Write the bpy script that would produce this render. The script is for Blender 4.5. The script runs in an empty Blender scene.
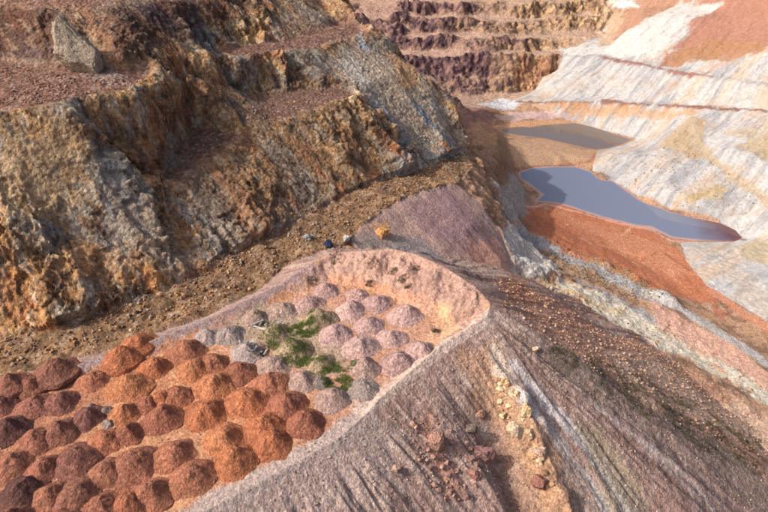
import bpy, math, random
import numpy as np
from mathutils import Vector
from mathutils.geometry import delaunay_2d_cdt

# ------------------------------------------------------------------ camera, sky, sun
sc = bpy.context.scene
col = sc.collection
CAM_Z, PITCH, FPX = 45.0, math.radians(33.0), 650.0     # drone 45 m above the dump platform (z = 0)
cd = bpy.data.cameras.new('camera')
cam = bpy.data.objects.new('camera', cd); col.objects.link(cam)
cam.location = (0, 0, CAM_Z)
cam.rotation_euler = (math.pi/2 - PITCH, 0, 0)
cd.sensor_width = 36.0
cd.lens = FPX/768*36.0
cd.clip_end = 3000.0
sc.camera = cam

SUN_EL, SUN_AZ = math.radians(41.0), math.radians(196.0)  # azimuth of the sun counted from +X
to_sun = Vector((math.cos(SUN_EL)*math.cos(SUN_AZ), math.cos(SUN_EL)*math.sin(SUN_AZ), math.sin(SUN_EL)))
w = bpy.data.worlds.new('World'); sc.world = w; w.use_nodes = True
nt = w.node_tree; nt.nodes.clear()
sky = nt.nodes.new('ShaderNodeTexSky'); sky.sky_type = 'NISHITA'; sky.sun_disc = False
sky.sun_elevation = SUN_EL
sky.sun_rotation = math.atan2(to_sun.x, to_sun.y)
sky.dust_density = 6.0; sky.air_density = .6; sky.ozone_density = .6
bg = nt.nodes.new('ShaderNodeBackground'); bg.inputs['Strength'].default_value = 0.15
wo = nt.nodes.new('ShaderNodeOutputWorld')
nt.links.new(sky.outputs[0], bg.inputs[0]); nt.links.new(bg.outputs[0], wo.inputs[0])
sd = bpy.data.lights.new('sun', 'SUN'); sd.energy = 2.6; sd.angle = math.radians(0.7); sd.color = (1.0, 0.955, 0.90)
so = bpy.data.objects.new('sun', sd); col.objects.link(so)
so.rotation_euler = to_sun.to_track_quat('Z', 'Y').to_euler()
so.location = (-60, -20, 120)
vs = sc.view_settings
vs.view_transform = 'Standard'; vs.look = 'None'; vs.exposure = 0.36; vs.gamma = 1.0; vs.use_curve_mapping = False

# ------------------------------------------------------------------ small tools
rng = np.random.default_rng(7)
random.seed(7)
_ang = rng.uniform(0, 2*math.pi, 256)
G2 = np.stack([np.cos(_ang), np.sin(_ang)], 1).astype(np.float32)
_g = rng.normal(size=(256, 3)); G3 = (_g/np.linalg.norm(_g, axis=1, keepdims=True)).astype(np.float32)
R1 = rng.uniform(0, 1, 256).astype(np.float32); R2 = rng.uniform(0, 1, 256).astype(np.float32)

def _hash(ix, iy, iz, seed):
    h = (ix*np.int32(374761393)) ^ (iy*np.int32(668265263)) ^ (iz*np.int32(1103515245)) ^ np.int32((seed*69069+12345) & 0x7fffffff)
    h = (h ^ (h >> 13))*np.int32(1274126177)
    return ((h ^ (h >> 16)) & 255)

def noise2(x, y, seed=0):
    x = np.asarray(x, np.float32); y = np.asarray(y, np.float32)
    fx = np.floor(x); fy = np.floor(y)
    ix = fx.astype(np.int32); iy = fy.astype(np.int32)
    x = x-fx; y = y-fy
    u = x*x*x*(x*(x*6-15)+10); v = y*y*y*(y*(y*6-15)+10)
    def c(a, b):
        g = G2[_hash(ix+a, iy+b, np.int32(0), seed)]
        return g[..., 0]*(x-a)+g[..., 1]*(y-b)
    n0 = c(0, 0); n0 = n0+u*(c(1, 0)-n0)
    n1 = c(0, 1); n1 = n1+u*(c(1, 1)-n1)
    return (n0+v*(n1-n0))*1.45

def noise3(x, y, z, seed=0):
    x = np.asarray(x, np.float32); y = np.asarray(y, np.float32); z = np.asarray(z, np.float32)
    fx = np.floor(x); fy = np.floor(y); fz = np.floor(z)
    ix = fx.astype(np.int32); iy = fy.astype(np.int32); iz = fz.astype(np.int32)
    x = x-fx; y = y-fy; z = z-fz
    u = x*x*(3-2*x); v = y*y*(3-2*y); t = z*z*(3-2*z)
    def c(a, b, d):
        g = G3[_hash(ix+a, iy+b, iz+d, seed)]
        return g[..., 0]*(x-a)+g[..., 1]*(y-b)+g[..., 2]*(z-d)
    def face(d):
        n0 = c(0, 0, d); n0 = n0+u*(c(1, 0, d)-n0)
        n1 = c(0, 1, d); n1 = n1+u*(c(1, 1, d)-n1)
        return n0+v*(n1-n0)
    a = face(0); b = face(1)
    return (a+t*(b-a))*1.5

def fbm2(x, y, o=4, seed=0, gain=.5):
    s = 0; a = 1.0; f = 1.0
    for k in range(o):
        s = s+a*noise2(x*f, y*f, seed+k*17); a *= gain; f *= 2.03
    return s
def fbm3(x, y, z, o=4, seed=0, gain=.5):
    s = 0; a = 1.0; f = 1.0
    for k in range(o):
        s = s+a*noise3(x*f, y*f, z*f, seed+k*17); a *= gain; f *= 2.03
    return s
def ridge2(x, y, o=4, seed=0, gain=.5):
    s = 0; a = 1.0; f = 1.0
    for k in range(o):
        s = s+a*(1-2*np.abs(noise2(x*f, y*f, seed+k*17))); a *= gain; f *= 2.07
    return s
def ridge3(x, y, z, o=4, seed=0, gain=.5):
    s = 0; a = 1.0; f = 1.0
    for k in range(o):
        s = s+a*(1-2*np.abs(noise3(x*f, y*f, z*f, seed+k*17))); a *= gain; f *= 2.07
    return s
def cell3(x, y, z, seed=0):
    """random value of the nearest jittered cell, and distance to it"""
    fx = np.floor(x).astype(np.int32); fy = np.floor(y).astype(np.int32); fz = np.floor(z).astype(np.int32)
    best = np.full(x.shape, 9., np.float32); val = np.zeros(x.shape, np.float32)
    for a in (-1, 0, 1):
        for b in (-1, 0, 1):
            for c in (-1, 0, 1):
                h = _hash(fx+a, fy+b, fz+c, seed)
                dx = fx+a+R1[h]-x; dy = fy+b+R2[h]-y; dz = fz+c+R1[(h+77) & 255]-z
                d = dx*dx+dy*dy+dz*dz
                m = d < best
                best = np.where(m, d, best); val = np.where(m, R2[(h+31) & 255], val)
    return val, np.sqrt(best)
def sstep(a, b, x):
    t = np.clip((x-a)/(b-a), 0, 1); return t*t*(3-2*t)

def lin(hexs):
    h = hexs.lstrip('#'); v = np.array([int(h[i:i+2], 16)/255 for i in (0, 2, 4)])
    return np.where(v <= .04045, v/12.92, ((v+.055)/1.055)**2.4)

F = np.array([0, math.cos(PITCH), -math.sin(PITCH)]); UPV = np.array([0, math.sin(PITCH), math.cos(PITCH)])
def ray(px, py):
    return F+(px-384)/FPX*np.array([1., 0, 0])+(256-py)/FPX*UPV
def U(px, py, z):
    """survey: the point at height z seen at that place of the photograph"""
    d = ray(px, py); t = (z-CAM_Z)/d[2]
    return (d[0]*t, d[1]*t, z)
def UL(*pts): return [U(*p) for p in pts]

# ------------------------------------------------------------------ terrain breaklines (survey of the pit)
TOE_A = UL((-330, 425, -1.5), (-150, 385, -2), (-60, 358, -2.3), (0, 344, -2.5), (50, 333, -2.5), (100, 316, -2.5), (165, 295, -2.7), (210, 272, -3),
           (265, 241, -3), (300, 224, -3.2), (345, 197, -3.5), (384, 180, -4), (410, 174, -5), (440, 163, -7), (468, 151, -10))
TOE_BACK = [(16, 135, -17), (13, 152, -21), (2, 172, -24), (-22, 190, -24), (-60, 206, -22), (-130, 225, -15)]
CREST_A = UL((-200, 124, 16.5), (-80, 117, 16.5), (0, 112, 16.5), (32, 108, 16.3), (65, 103, 16), (100, 99, 15.8), (135, 95, 15.5), (160, 84, 14.8), (185, 75, 14), (210, 66, 13.3), (240, 60, 12.8),
             (268, 55, 12.4), (295, 50, 12), (320, 46, 11.6), (345, 38, 11.2), (370, 32, 10.8))
CREST_A_BACK = [(-9, 145, 10), (-28, 163, 8), (-70, 185, 8), (-140, 210, 10)]
SPUR = UL((370, 32, 10.8), (386, 50, 8), (410, 68, 5.2), (430, 80, 2.8), (444, 102, -1.5), (456, 122, -5), (468, 151, -10))
# intermediate bench
BENCH_IN = UL((152, 178, 4.2), (172, 150, 5.6), (186, 126, 6.7), (200, 112, 6.9), (232, 97, 7.0), (262, 92, 6.9), (300, 88, 6.8), (336, 88, 6.5), (356, 90, 6.1))
BENCH_OUT = UL((152, 178, 4.2), (184, 181, 4.0), (196, 164, 4.4), (226, 148, 5.1), (250, 132, 5.7), (272, 123, 6.0), (296, 114, 6.2), (322, 107, 6.2), (356, 99, 5.8))
TOE_B = UL((-200, 70, 18.0), (-80, 62, 17.8), (0, 61, 17.4), (40, 68, 17.0), (75, 74, 16.8), (115, 72, 16.4), (150, 66, 15.8), (180, 58, 15.0), (205, 50, 14.2), (240, 44, 13.4),
           (290, 38, 12.6), (325, 28, 12.2), (350, 16, 12))
TOE_B_BACK = [(-25, 170, 11), (-70, 197, 11), (-140, 225, 14)]
MID_B = UL((-200, 20, 24), (-60, 10, 23.5), (0, 6, 23), (60, 12, 22.3), (110, 12, 21.8), (160, 8, 21), (220, 4, 19), (280, -2, 17), (330, -8, 15.5))
TOP_B = UL((-250, -45, 30), (-60, -52, 29.5), (0, -52, 29), (90, -48, 28), (170, -48, 26.5), (250, -46, 23), (325, -44, 20.5))
# spine between wall foot and pit
RIDGE = UL((350, 240, -4), (362, 226, -3.6), (392, 204, -4), (420, 191, -4.5), (440, 186, -5.2), (458, 184, -6.5), (470, 168, -8.5), (484, 168, -10.5))
RIM_E = UL((458, 184, -6.5), (482, 205, -9.5), (500, 232, -13), (510, 258, -16), (522, 284, -18.5))
BOWL = UL((430, 262, -9), (455, 278, -11.5), (478, 290, -13.5), (500, 282, -16), (495, 255, -13.2), (470, 225, -9))
FLANK = UL((484, 168, -10.5), (492, 150, -15), (496, 138, -20), (494, 128, -24))
FLANK_TOE = UL((500, 122, -25.4), (506, 140, -25.4), (512, 160, -25.8), (516, 176, -27.0), (530, 199, -26.9), (524, 212, -25), (522, 226, -22.5), (528, 240, -22), (546, 262, -22.2),
               (580, 282, -23), (640, 322, -24), (700, 362, -24.8), (768, 408, -25.2), (880, 480, -25.5))
STRIP = UL((536, 236, -23.6), (566, 252, -24.2), (600, 262, -24.6), (640, 280, -25), (672, 300, -25.2), (710, 330, -25.5), (768, 372, -25.8), (860, 440, -26))
FLAT = UL((540, 218, -26.3), (580, 236, -26.2), (620, 252, -26.3), (656, 272, -26.5), (700, 306, -26.5), (768, 350, -26.6), (860, 410, -26.6))
WL, WU = -27.2, -26.2
POND_L = [(519, 178), (517, 172), (530, 167.5), (555, 166), (575, 166), (592, 171), (612, 180), (635, 195.5), (647, 203), (669, 210.5), (690, 216), (719, 222), (736, 230), (743, 238), (735, 241.5), (712, 241.5),
          (690, 240), (672, 238), (660, 232), (650, 227), (636, 226), (622, 222), (604, 218), (585, 212), (562, 204.5), (545, 202.5), (532, 202), (541, 194), (530, 185)]
POND_U = [(488, 128.6), (507, 127.4), (530, 126.5), (553, 124), (576, 122.6), (593, 126.5), (613, 133), (636, 139.5), (624, 145), (608, 149), (597, 150.5), (584, 148.5), (568, 144.5), (549, 140), (522, 136.5), (503, 133)]
PL = [U(a, b, WL) for a, b in POND_L]; PU = [U(a, b, WU) for a, b in POND_U]
PL_IN = UL((560, 185, -28.6), (600, 195, -28.8), (650, 215, -28.8), (690, 229, -28.2), (720, 233, -28))
PU_IN = UL((520, 131.5, -27.2), (560, 133, -28), (600, 141, -28))
SAND = UL((520, 146, -25.7), (556, 151, -25.6), (590, 160, -25.8), (520, 161, -25.8), (560, 161.5, -26.2), (585, 163, -26.2))
UPFLAT = UL((470, 112, -23.5), (500, 119, -25.3), (530, 119, -25.4), (560, 117, -25.2))
BROWN = UL((438, 101, -19), (456, 107, -20.5), (478, 111, -23))
FLOORN = UL((478, 101, -25.2), (505, 106, -25.2), (545, 110, -24.6))
# white hillside
SHORE_R = UL((606, 172, -25.6), (640, 148, -24.6), (648, 140, -24.4))
W_MID = UL((668, 190, -23.5), (690, 200, -24), (720, 212, -25), (752, 226, -25.6), (768, 240, -25.7), (860, 290, -25.6))
W_FAN = UL((684, 248, -26.2), (720, 262, -25.8), (768, 280, -25.3), (860, 330, -24.8), (700, 275, -26.3), (740, 298, -26.2))
TRACK = UL((690, 122, -17.8), (698, 145, -20), (716, 165, -21), (740, 182, -21.6), (768, 200, -22), (860, 250, -21.5))
KNOLL = UL((660, 150, -22), (672, 165, -22), (730, 150, -18), (768, 165, -18), (860, 190, -16))
H1 = UL((516, 104, -24.6), (560, 103, -22.4), (605, 102, -20.6), (645, 105, -19), (690, 108, -17), (730, 110, -15.5), (768, 112, -14), (860, 118, -11.5))
H1B = UL((516, 100.5, -24.5), (560, 99, -22.2), (605, 98, -20.4), (645, 101, -18.8), (690, 104, -16.8), (730, 106, -15.3), (768, 108, -13.8), (860, 114, -11.2))
H2 = UL((574, 58, -16), (600, 57, -14.6), (652, 68, -12.6), (712, 78, -10.8), (768, 88, -9.4), (860, 100, -7))
H2B = UL((580, 54.5, -15.8), (604, 54, -14.4), (654, 64.5, -12.4), (714, 74, -10.6), (768, 83.5, -9.2), (860, 95, -6.8))
H3 = UL((612, 44, -13.6), (640, 18, -5), (690, 4, -1.5), (730, 20, -1.5), (768, 28, -.5), (860, 36, 3))
H4 = UL((660, -30, 6), (720, -28, 8), (768, -22, 9), (880, -10, 12))
# far wall benches
_rf = random.Random(5)
def bench_pair(y0, y1, z0, z1, xa, xb, amp):
    n = max(4, int((xb-xa)/14)); lo = []; hi = []
    for k in range(n+1):
        x = xa+(xb-xa)*k/n; w_ = amp*_rf.uniform(-1, 1); g = _rf.uniform(.55, 1.25)
        lo.append((x, y0+w_, z0)); hi.append((x+_rf.uniform(-2, 2), y0+w_-(y0-y1)*g, z1))
    return UL(*lo), UL(*hi)
F0 = UL((445, 98, -25), (470, 96, -25), (500, 93, -25), (530, 89, -25), (552, 82, -24.2))
F1, F1B = bench_pair(77, 73.5, -21.4, -21, 380, 545, 1.0)
F2, F2B = bench_pair(57, 50, -16.6, -16, 330, 562, 1.0)
F3, F3B = bench_pair(37, 32.5, -13.1, -12.7, 300, 600, 2.0)
F4, F4B = bench_pair(20, 15.5, -9.6, -9.2, 280, 598, 2.6)
F5, F5B = bench_pair(3, -2, -6, -5.6, 250, 596, 2.6)
F6 = UL((40, -24, 1), (380, -24, 1), (500, -24, 1), (610, -24, 1))
F7 = UL((0, -70, 14), (380, -70, 14), (640, -70, 14))
TAN = UL((628, 34, -11), (640, 8, -4.8), (650, -12, 0))

LINES = [TOE_A+TOE_BACK, CREST_A+CREST_A_BACK, SPUR[1:-1], BENCH_IN, BENCH_OUT[1:], TOE_B+TOE_B_BACK, MID_B, TOP_B, RIDGE, RIM_E[1:], FLANK[1:], FLANK_TOE, STRIP, FLAT,
         PL+[PL[0]], PU+[PU[0]], H1, H1B, H2, H2B, H3, H4, TRACK, F0, F1, F1B, F2, F2B, F3, F3B, F4, F4B, F5, F5B, F6, F7]
POINTS = BOWL+PL_IN+PU_IN+SAND+UPFLAT+BROWN+FLOORN+SHORE_R+W_MID+W_FAN+KNOLL+TAN
# ground under and in front of the dump, and the country round the pit
POINTS += [(-30, 10, -2), (-30, 40, -2.5), (-12, 60, -3.5), (0, 66, -8), (2, 40, -16), (14, 60, -18), (22, 40, -25), (40, 10, -26), (60, 30, -26), (90, 50, -26), (0, 10, -14), (20, 75, -19),
           (-90, -60, 0), (90, -60, -25), (-800, -200, 30), (800, -200, 20), (-800, 1500, 34), (800, 1500, 24), (0, 1500, 24), (-800, 300, 34), (800, 300, 22),
           (-120, 150, 36), (-60, 160, 34), (-140, 80, 30), (-160, 30, 24), (200, 140, 10), (230, 60, 4), (220, 220, 18), (60, 330, 20), (-60, 320, 20), (-170, 280, 26), (180, 330, 20)]

V = []; VZ = []; E = []; _ix = {}
def vid(p):
    k = (round(p[0], 3), round(p[1], 3))
    if k not in _ix:
        _ix[k] = len(V); V.append(Vector((p[0], p[1]))); VZ.append(p[2])
    return _ix[k]
for L in LINES:
    ids = [vid(p) for p in L]
    E += [(a, b) for a, b in zip(ids, ids[1:]) if a != b]
for p in POINTS: vid(p)
tv, te, tf, ov, oe, of = delaunay_2d_cdt(V, E, [], 0, 1e-4)
tz = []
for i, o in enumerate(ov):
    if o: tz.append(VZ[o[0]])
    else:
        dd = [((V[j]-tv[i]).length, j) for j in range(len(V))]; dd.sort()
        tz.append(sum(VZ[j]/max(d, .01) for d, j in dd[:2])/sum(1/max(d, .01) for d, j in dd[:2]))
        print('crossing breaklines near', tv[i], [tuple(round(c, 1) for c in V[j]) for d, j in dd[:3]])

# ------------------------------------------------------------------ terrain grid (finer near the dump, coarser far off)
rows = [18.0]
while rows[-1] < 285:
    y = rows[-1]; rows.append(y+max(.13, .085+.0009*y))
while rows[-1] < 1400: rows.append(rows[-1]+2+(rows[-1]-284)*.12)
Y = np.array(rows)
core = np.linspace(-1, 1, 960)
tail = 1+np.cumsum(.004*1.22**np.arange(34)); tail = tail[tail < 7]
Uc = np.concatenate([-tail[::-1], core, tail])
Wy = 30+.53*np.minimum(Y, 300)
NR, NC = len(Y), len(Uc)
GX = (Wy[:, None]*Uc[None, :]); GY = np.repeat(Y[:, None], NC, 1)
Z = np.full((NR, NC), np.nan)
for f in tf:
    a, b, c = [(tv[i].x, tv[i].y, tz[i]) for i in f]
    ymin, ymax = min(a[1], b[1], c[1]), max(a[1], b[1], c[1])
    j0, j1 = np.searchsorted(Y, ymin), np.searchsorted(Y, ymax, 'right')
    if j1 <= j0: continue
    xmin, xmax = min(a[0], b[0], c[0]), max(a[0], b[0], c[0])
    wl = Wy[j0:j1]
    i0 = np.searchsorted(Uc, min(xmin/wl.min(), xmin/wl.max())-1e-6); i1 = np.searchsorted(Uc, max(xmax/wl.min(), xmax/wl.max())+1e-6, 'right')
    if i1 <= i0: continue
    X_, Y_ = GX[j0:j1, i0:i1], GY[j0:j1, i0:i1]
    det = (b[1]-c[1])*(a[0]-c[0])+(c[0]-b[0])*(a[1]-c[1])
    if abs(det) < 1e-9: continue
    l1 = ((b[1]-c[1])*(X_-c[0])+(c[0]-b[0])*(Y_-c[1]))/det
    l2 = ((c[1]-a[1])*(X_-c[0])+(a[0]-c[0])*(Y_-c[1]))/det
    m = (l1 >= -1e-6) & (l2 >= -1e-6) & (l1+l2 <= 1+1e-6)
    zz = l1*a[2]+l2*b[2]+(1-l1-l2)*c[2]
    sub = Z[j0:j1, i0:i1]; sub[m] = zz[m]
Z = np.where(np.isnan(Z), 20.0, Z)
def blur(A, r, n=2):
    for _ in range(n):
        for ax in (0, 1):
            P = np.concatenate([np.repeat(np.take(A, [0], ax), r+1, ax), A, np.repeat(np.take(A, [-1], ax), r, ax)], ax)
            S = np.cumsum(P, ax)
            n_ = A.shape[ax]
            A = (np.take(S, range(2*r+1, 2*r+1+n_), ax)-np.take(S, range(0, n_), ax))/(2*r+1)
    return A
Z = blur(Z, 2, 2)

def polysd(poly, X, Y_):
    """signed distance (inside positive), nearest arc length"""
    p = np.array(poly)[:, :2]; n = len(p)
    best = np.full(X.shape, 1e9); s_at = np.zeros(X.shape); ang = np.zeros(X.shape); inside = np.zeros(X.shape, bool); s0 = 0.
    for k in range(n):
        a = p[k]; b = p[(k+1) % n]; d = b-a; L = math.hypot(*d)
        t = np.clip(((X-a[0])*d[0]+(Y_-a[1])*d[1])/(L*L), 0, 1)
        qx = X-(a[0]+t*d[0]); qy = Y_-(a[1]+t*d[1])
        r = qx*qx+qy*qy; m = r < best
        best = np.where(m, r, best); s_at = np.where(m, s0+t*L, s_at); ang = np.where(m, np.arctan2(qy, qx), ang)
        cr = ((a[1] > Y_) != (b[1] > Y_))
        if abs(d[1]) > 1e-12:
            inside ^= cr & (X < (b[0]-a[0])*(Y_-a[1])/d[1]+a[0])
        s0 += L
    dist = np.sqrt(best)
    return np.where(inside, dist, -dist), s_at, ang
def linesd(line, X, Y_):
    p = np.array(line)[:, :2]; best = np.full(X.shape, 1e9); s_at = np.zeros(X.shape); s0 = 0.
    for a, b in zip(p, p[1:]):
        d = b-a; L = math.hypot(*d)
        t = np.clip(((X-a[0])*d[0]+(Y_-a[1])*d[1])/(L*L+1e-12), 0, 1)
        r = (X-(a[0]+t*d[0]))**2+(Y_-(a[1]+t*d[1]))**2; m = r < best
        best = np.where(m, r, best); s_at = np.where(m, s0+t*L, s_at); s0 += L
    return np.sqrt(best), s_at

dpond = np.maximum(polysd(PL, GX, GY)[0], polysd(PU, GX, GY)[0])       # inside the ponds positive
Z = Z-1.3*sstep(0, 2.5, dpond)
BASEZ = Z.copy()
# ------------------------------------------------------------------ the waste dump: flat top with berms, slopes at the angle of repose
PLAT = [(-30, 18, .0), (-24.5, 24, .0)]+UL((188, 520, 0), (248, 489, 0), (337, 440, 0), (368, 412, .2), (380, 398, .4), (440, 346, .9), (487, 316, 1.4), (490, 303, 1.9), (474, 286, 2.6), (443, 266, 3.0), (415, 254, 3.0), (392, 249, 2.8),
        (360, 251, 2.4), (336, 252, 2.0), (320, 258, 1.5), (280, 284, .9), (215, 316, .8), (150, 341, .8), (100, 358, .8), (60, 370, .8), (0, 387, .8), (-60, 402, .6))+[(-70, 36, .6), (-70, 18, 0)]
sdp, sarc, sang = polysd(PLAT, GX, GY)
pp = np.array(PLAT); segl = np.hypot(*(np.roll(pp, -1, 0)-pp)[:, :2].T); sk = np.concatenate([[0], np.cumsum(segl)])
hb = np.interp(sarc, sk, np.append(pp[:, 2], pp[0, 2]))
bw = np.maximum(hb*1.9, .25)
inz = hb*np.clip(1-sdp/bw, 0, 1)**1.15+(.10*fbm2(GX*.35, GY*.35, 3, 3)+.55*np.clip(hb-.5, 0, 1.5)*fbm2(GX*.42, GY*.42, 5, 6, .55)*np.clip(1-sdp/(bw*1.4), 0, 1)+.04*noise2(GX*1.6, GY*1.6, 5))*sstep(0, .8, sdp)
outz = hb-.67*np.clip(-sdp, 0, None)
DUMP = np.where(sdp > 0, inz, outz)
# fan coordinate running round the dump and distance down the slope
cfan = sarc+13.0*np.where(sang < -2.4, sang+2*math.pi, sang)
tdown = np.clip(-sdp, 0, None)
near = (tdown > 0) & (DUMP > BASEZ-3)
rl = np.zeros_like(Z)
cf, td = cfan[near], tdown[near]
wob = .9*noise2(cf*.12, td*.10, 61)
prof = ridge2((cf+wob)*.20, td*.022, 2, 41)*.34+ridge2((cf+wob)*.55, td*.035, 3, 43)*.20+ridge2((cf+.6*wob)*1.5, td*.045, 2, 47)*.085+fbm2(GX[near]*.8, GY[near]*.8, 3, 44)*.10
rl[near] = (prof-.25)*sstep(.3, 4.5, td)*np.where(sarc[near] < sk[14], 1, .15)
# gullied bluff right below the corner of the platform (orange part) and broad swells
DUMP = DUMP+rl
DUMP = DUMP+np.where(tdown > 0, .9*fbm2(GX*.07, GY*.07, 2, 46)*sstep(1, 8, tdown), 0)
isdump = DUMP > BASEZ
k_ = .8
hmix = np.clip(.5+.5*(DUMP-BASEZ)/k_, 0, 1)
Z = BASEZ*(1-hmix)+DUMP*hmix+k_*hmix*(1-hmix)*.5

# ------------------------------------------------------------------ world-space lookups
def zat(x, y, A=None):
    A = Z if A is None else A
    x = np.asarray(x, float); y = np.asarray(y, float)
    j = np.clip(np.searchsorted(Y, y)-1, 0, NR-2); fy = np.clip((y-Y[j])/(Y[j+1]-Y[j]), 0, 1)
    wy = np.interp(y, Y, Wy); u = x/wy
    i = np.clip(np.searchsorted(Uc, u)-1, 0, NC-2); fu = np.clip((u-Uc[i])/(Uc[i+1]-Uc[i]), 0, 1)
    return (A[j, i]*(1-fu)+A[j, i+1]*fu)*(1-fy)+(A[j+1, i]*(1-fu)+A[j+1, i+1]*fu)*fy
TT = np.linspace(38, 420, 1500)
def P(px, py):
    """first point of the ground along the survey ray"""
    d = ray(px, py)
    x, y, z = d[0]*TT, d[1]*TT, CAM_Z+d[2]*TT
    below = z < zat(x, y)
    k = int(np.argmax(below)) if below.any() else len(TT)-1
    if k > 0:
        h0 = (z-zat(x, y))[k-1]; h1 = (z-zat(x, y))[k]; t = TT[k-1]+(TT[k]-TT[k-1])*h0/max(h0-h1, 1e-6)
    else: t = TT[0]
    return (d[0]*t, d[1]*t, CAM_Z+d[2]*t)
def PLn(pts): return [P(a, b) for a, b in pts]

# ------------------------------------------------------------------ regions
far_left = [(-800, 260), (-800, -100)]
WALL_POLY = [p[:2] for p in TOE_A+TOE_BACK]+[(-130, 262), (-800, 420), (-800, -200), (-260, -200)]
ROAD_POLY = [p[:2] for p in TOE_A]+[p[:2] for p in RIDGE[::-1]]+[(-18, 60), (-70, 20)]
BOWL_POLY = [p[:2] for p in RIDGE[:6]]+[p[:2] for p in RIM_E[1:]]+[(14, 70), (4, 72)]
HILL_POLY = UL((512, 102, -25), (560, 117, -25.2), (576, 122.6, -26.2), (613, 133, -26.2), (636, 139.5, -26.2), (624, 145, -26.2), (597, 151, -26.2), (592, 171, -27.2), (635, 195.5, -27.2), (669, 210.5, -27.2), (719, 222, -27.2), (743, 238, -27.2), (735, 241.5, -27.2), (680, 243, -27),
               (686, 260, -26.2), (706, 284, -26.2), (740, 305, -26.3), (768, 322, -26.3), (900, 420, -26.3))
HILL_POLY = [p[:2] for p in HILL_POLY]+[(800, 30), (800, 900)]+[p[:2] for p in UL((640, -70, 14), (616, -6, -4), (603, 8, -7.4), (611, 20, -9.8), (600, 32, -12.6), (606, 41, -14.5), (590, 47, -15.8), (566, 54, -16.3))]
sd_wall, s_wall, _ = polysd(WALL_POLY, GX, GY)
sd_road, _, _ = polysd(ROAD_POLY, GX, GY)
sd_bowl, _, _ = polysd(BOWL_POLY, GX, GY)
sd_hill, _, _ = polysd(HILL_POLY, GX, GY)
FARW = (sd_wall < 0) & (sd_hill < 0) & (GY > np.interp(GX, [-60, 20, 60], [206, 186, 196]))
REG = np.full(Z.shape, 3)                    # pit floor
REG[FARW] = 5
REG[sd_hill > 0] = 4
REG[sd_road > 0] = 1
REG[(sd_bowl > 0)] = 2
REG[sd_wall > 0] = 0
REG[isdump & (sdp <= 0)] = 7
REG[isdump & (sdp > 0)] = 6
REG[(GY > 300) | (np.abs(GX) > Wy[:, None]*1.5)] = 8
isd = isdump

# ------------------------------------------------------------------ relief of rock and soil
def normals(X, Y_, Zz):
    du = np.stack(np.gradient(X, axis=1)+[0] if False else [np.gradient(X, axis=1), np.gradient(Y_, axis=1), np.gradient(Zz, axis=1)], -1)
    dv = np.stack([np.gradient(X, axis=0), np.gradient(Y_, axis=0), np.gradient(Zz, axis=0)], -1)
    n = np.cross(du, dv); return n/np.linalg.norm(n, axis=-1, keepdims=True)
N0 = normals(GX, GY, blur(Z, 5, 2))
slope = np.arccos(np.clip(N0[..., 2], -1, 1))
DISP = np.zeros_like(Z)
calm = sstep(.3, 5, -dpond)
inview = (np.abs(GX) < Wy[:, None]*1.35) & (GY < 330)
# left wall
m = (sd_wall > -3) & inview & ~isd
x, y, z = GX[m], GY[m], Z[m]
st = sstep(math.radians(14), math.radians(34), slope[m])
a = (x*.70+y*.71); b = (-x*.71+y*.70)
wx = 2.2*noise3(x*.09, y*.09, z*.09, 71); 
big = ridge3((a+wx)*.066, b*.03, z*.03+.03*wx, 2, 72)
med = ridge3((a+wx)*.27, b*.09, z*.09, 3, 74)
rib = ridge3((a+.5*wx)*.85, b*.26, z*.26, 3, 75)
sml = ridge3(x*.9, y*.9, z*.7, 3, 76)
cv, cdist = cell3((a+.5*sml)*.62, b*.55, (z+.35*a)*.50, 78)
cv2, cdist2 = cell3((a+.3*sml)*1.7, b*1.5, (z-.3*a)*1.4, 79)
crag = sstep(-.35, .35, noise3(a*.11, b*.08, z*.08, 77))
cv3, _c3 = cell3((a+.8*wx+.3*sml)*.30, b*.26, (z+.4*a)*.26, 73)
dw = st*(.4+.75*crag)*(1.25*(big-.35)+.75*(med-.45)*(.5+.6*crag)+.16*(rib-.4)*(1.2-crag)+.10*sml+.10*fbm3(x*1.3, y*1.3, z*1.1, 2, 70)+(.55*(cv-.5)+.22*(cv2-.5))*(.35+.9*crag)+.8*(cv3-.5))
flat = (1-st)*(.16*fbm2(x*.45, y*.45, 4, 80)+.06*noise2(x*1.9, y*1.9, 81))
tmp = (dw+flat)*sstep(-3, .8, sd_wall[m])
# soft talus at the foot of the wall, less relief there
DISP[m] = tmp
ROCKY = np.zeros_like(Z); ROCKY[m] = st
MED = np.zeros_like(Z); MED[m] = med; CV = np.zeros_like(Z); CV[m] = cv; CV2 = np.zeros_like(Z); CV2[m] = cv2
# far wall
m = FARW & inview
x, y, z = GX[m], GY[m], Z[m]
st = sstep(math.radians(12), math.radians(27), slope[m])
fl = ridge3(x*.16, y*.12, z*.06, 3, 90); sm = fbm3(x*.6, y*.6, z*.5, 3, 92); cvf, _ = cell3(x*.45, y*.45, z*.4, 93)
DISP[m] = st*(1.5*(fl-.4)+.6*sm+1.0*(cvf-.5))+(.35+.65*st)*2.2*fbm2(x*.045, y*.045, 2, 96)+(1-st)*.12*fbm2(x*.3, y*.3, 3, 94)
ROCKY[m] = st; MED[m] = fl; CV[m] = cvf
# white hillside: rills running down towards the ponds
m = (sd_hill > 0) & inview
x, y, z = GX[m], GY[m], Z[m]
ca = (x*.62-y*.78); cb = (x*.78+y*.62)
rh = ridge2((ca+1.2*noise2(x*.08, y*.08, 101))*.20, cb*.035, 4, 102)
DISP[m] = (.34*(rh-.3)+.20*fbm2(x*.25, y*.25, 4, 104))*calm[m]*sstep(math.radians(3), math.radians(16), slope[m])+.10*fbm2(x*.7, y*.7, 3, 105)*calm[m]
MED[m] = rh
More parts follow.
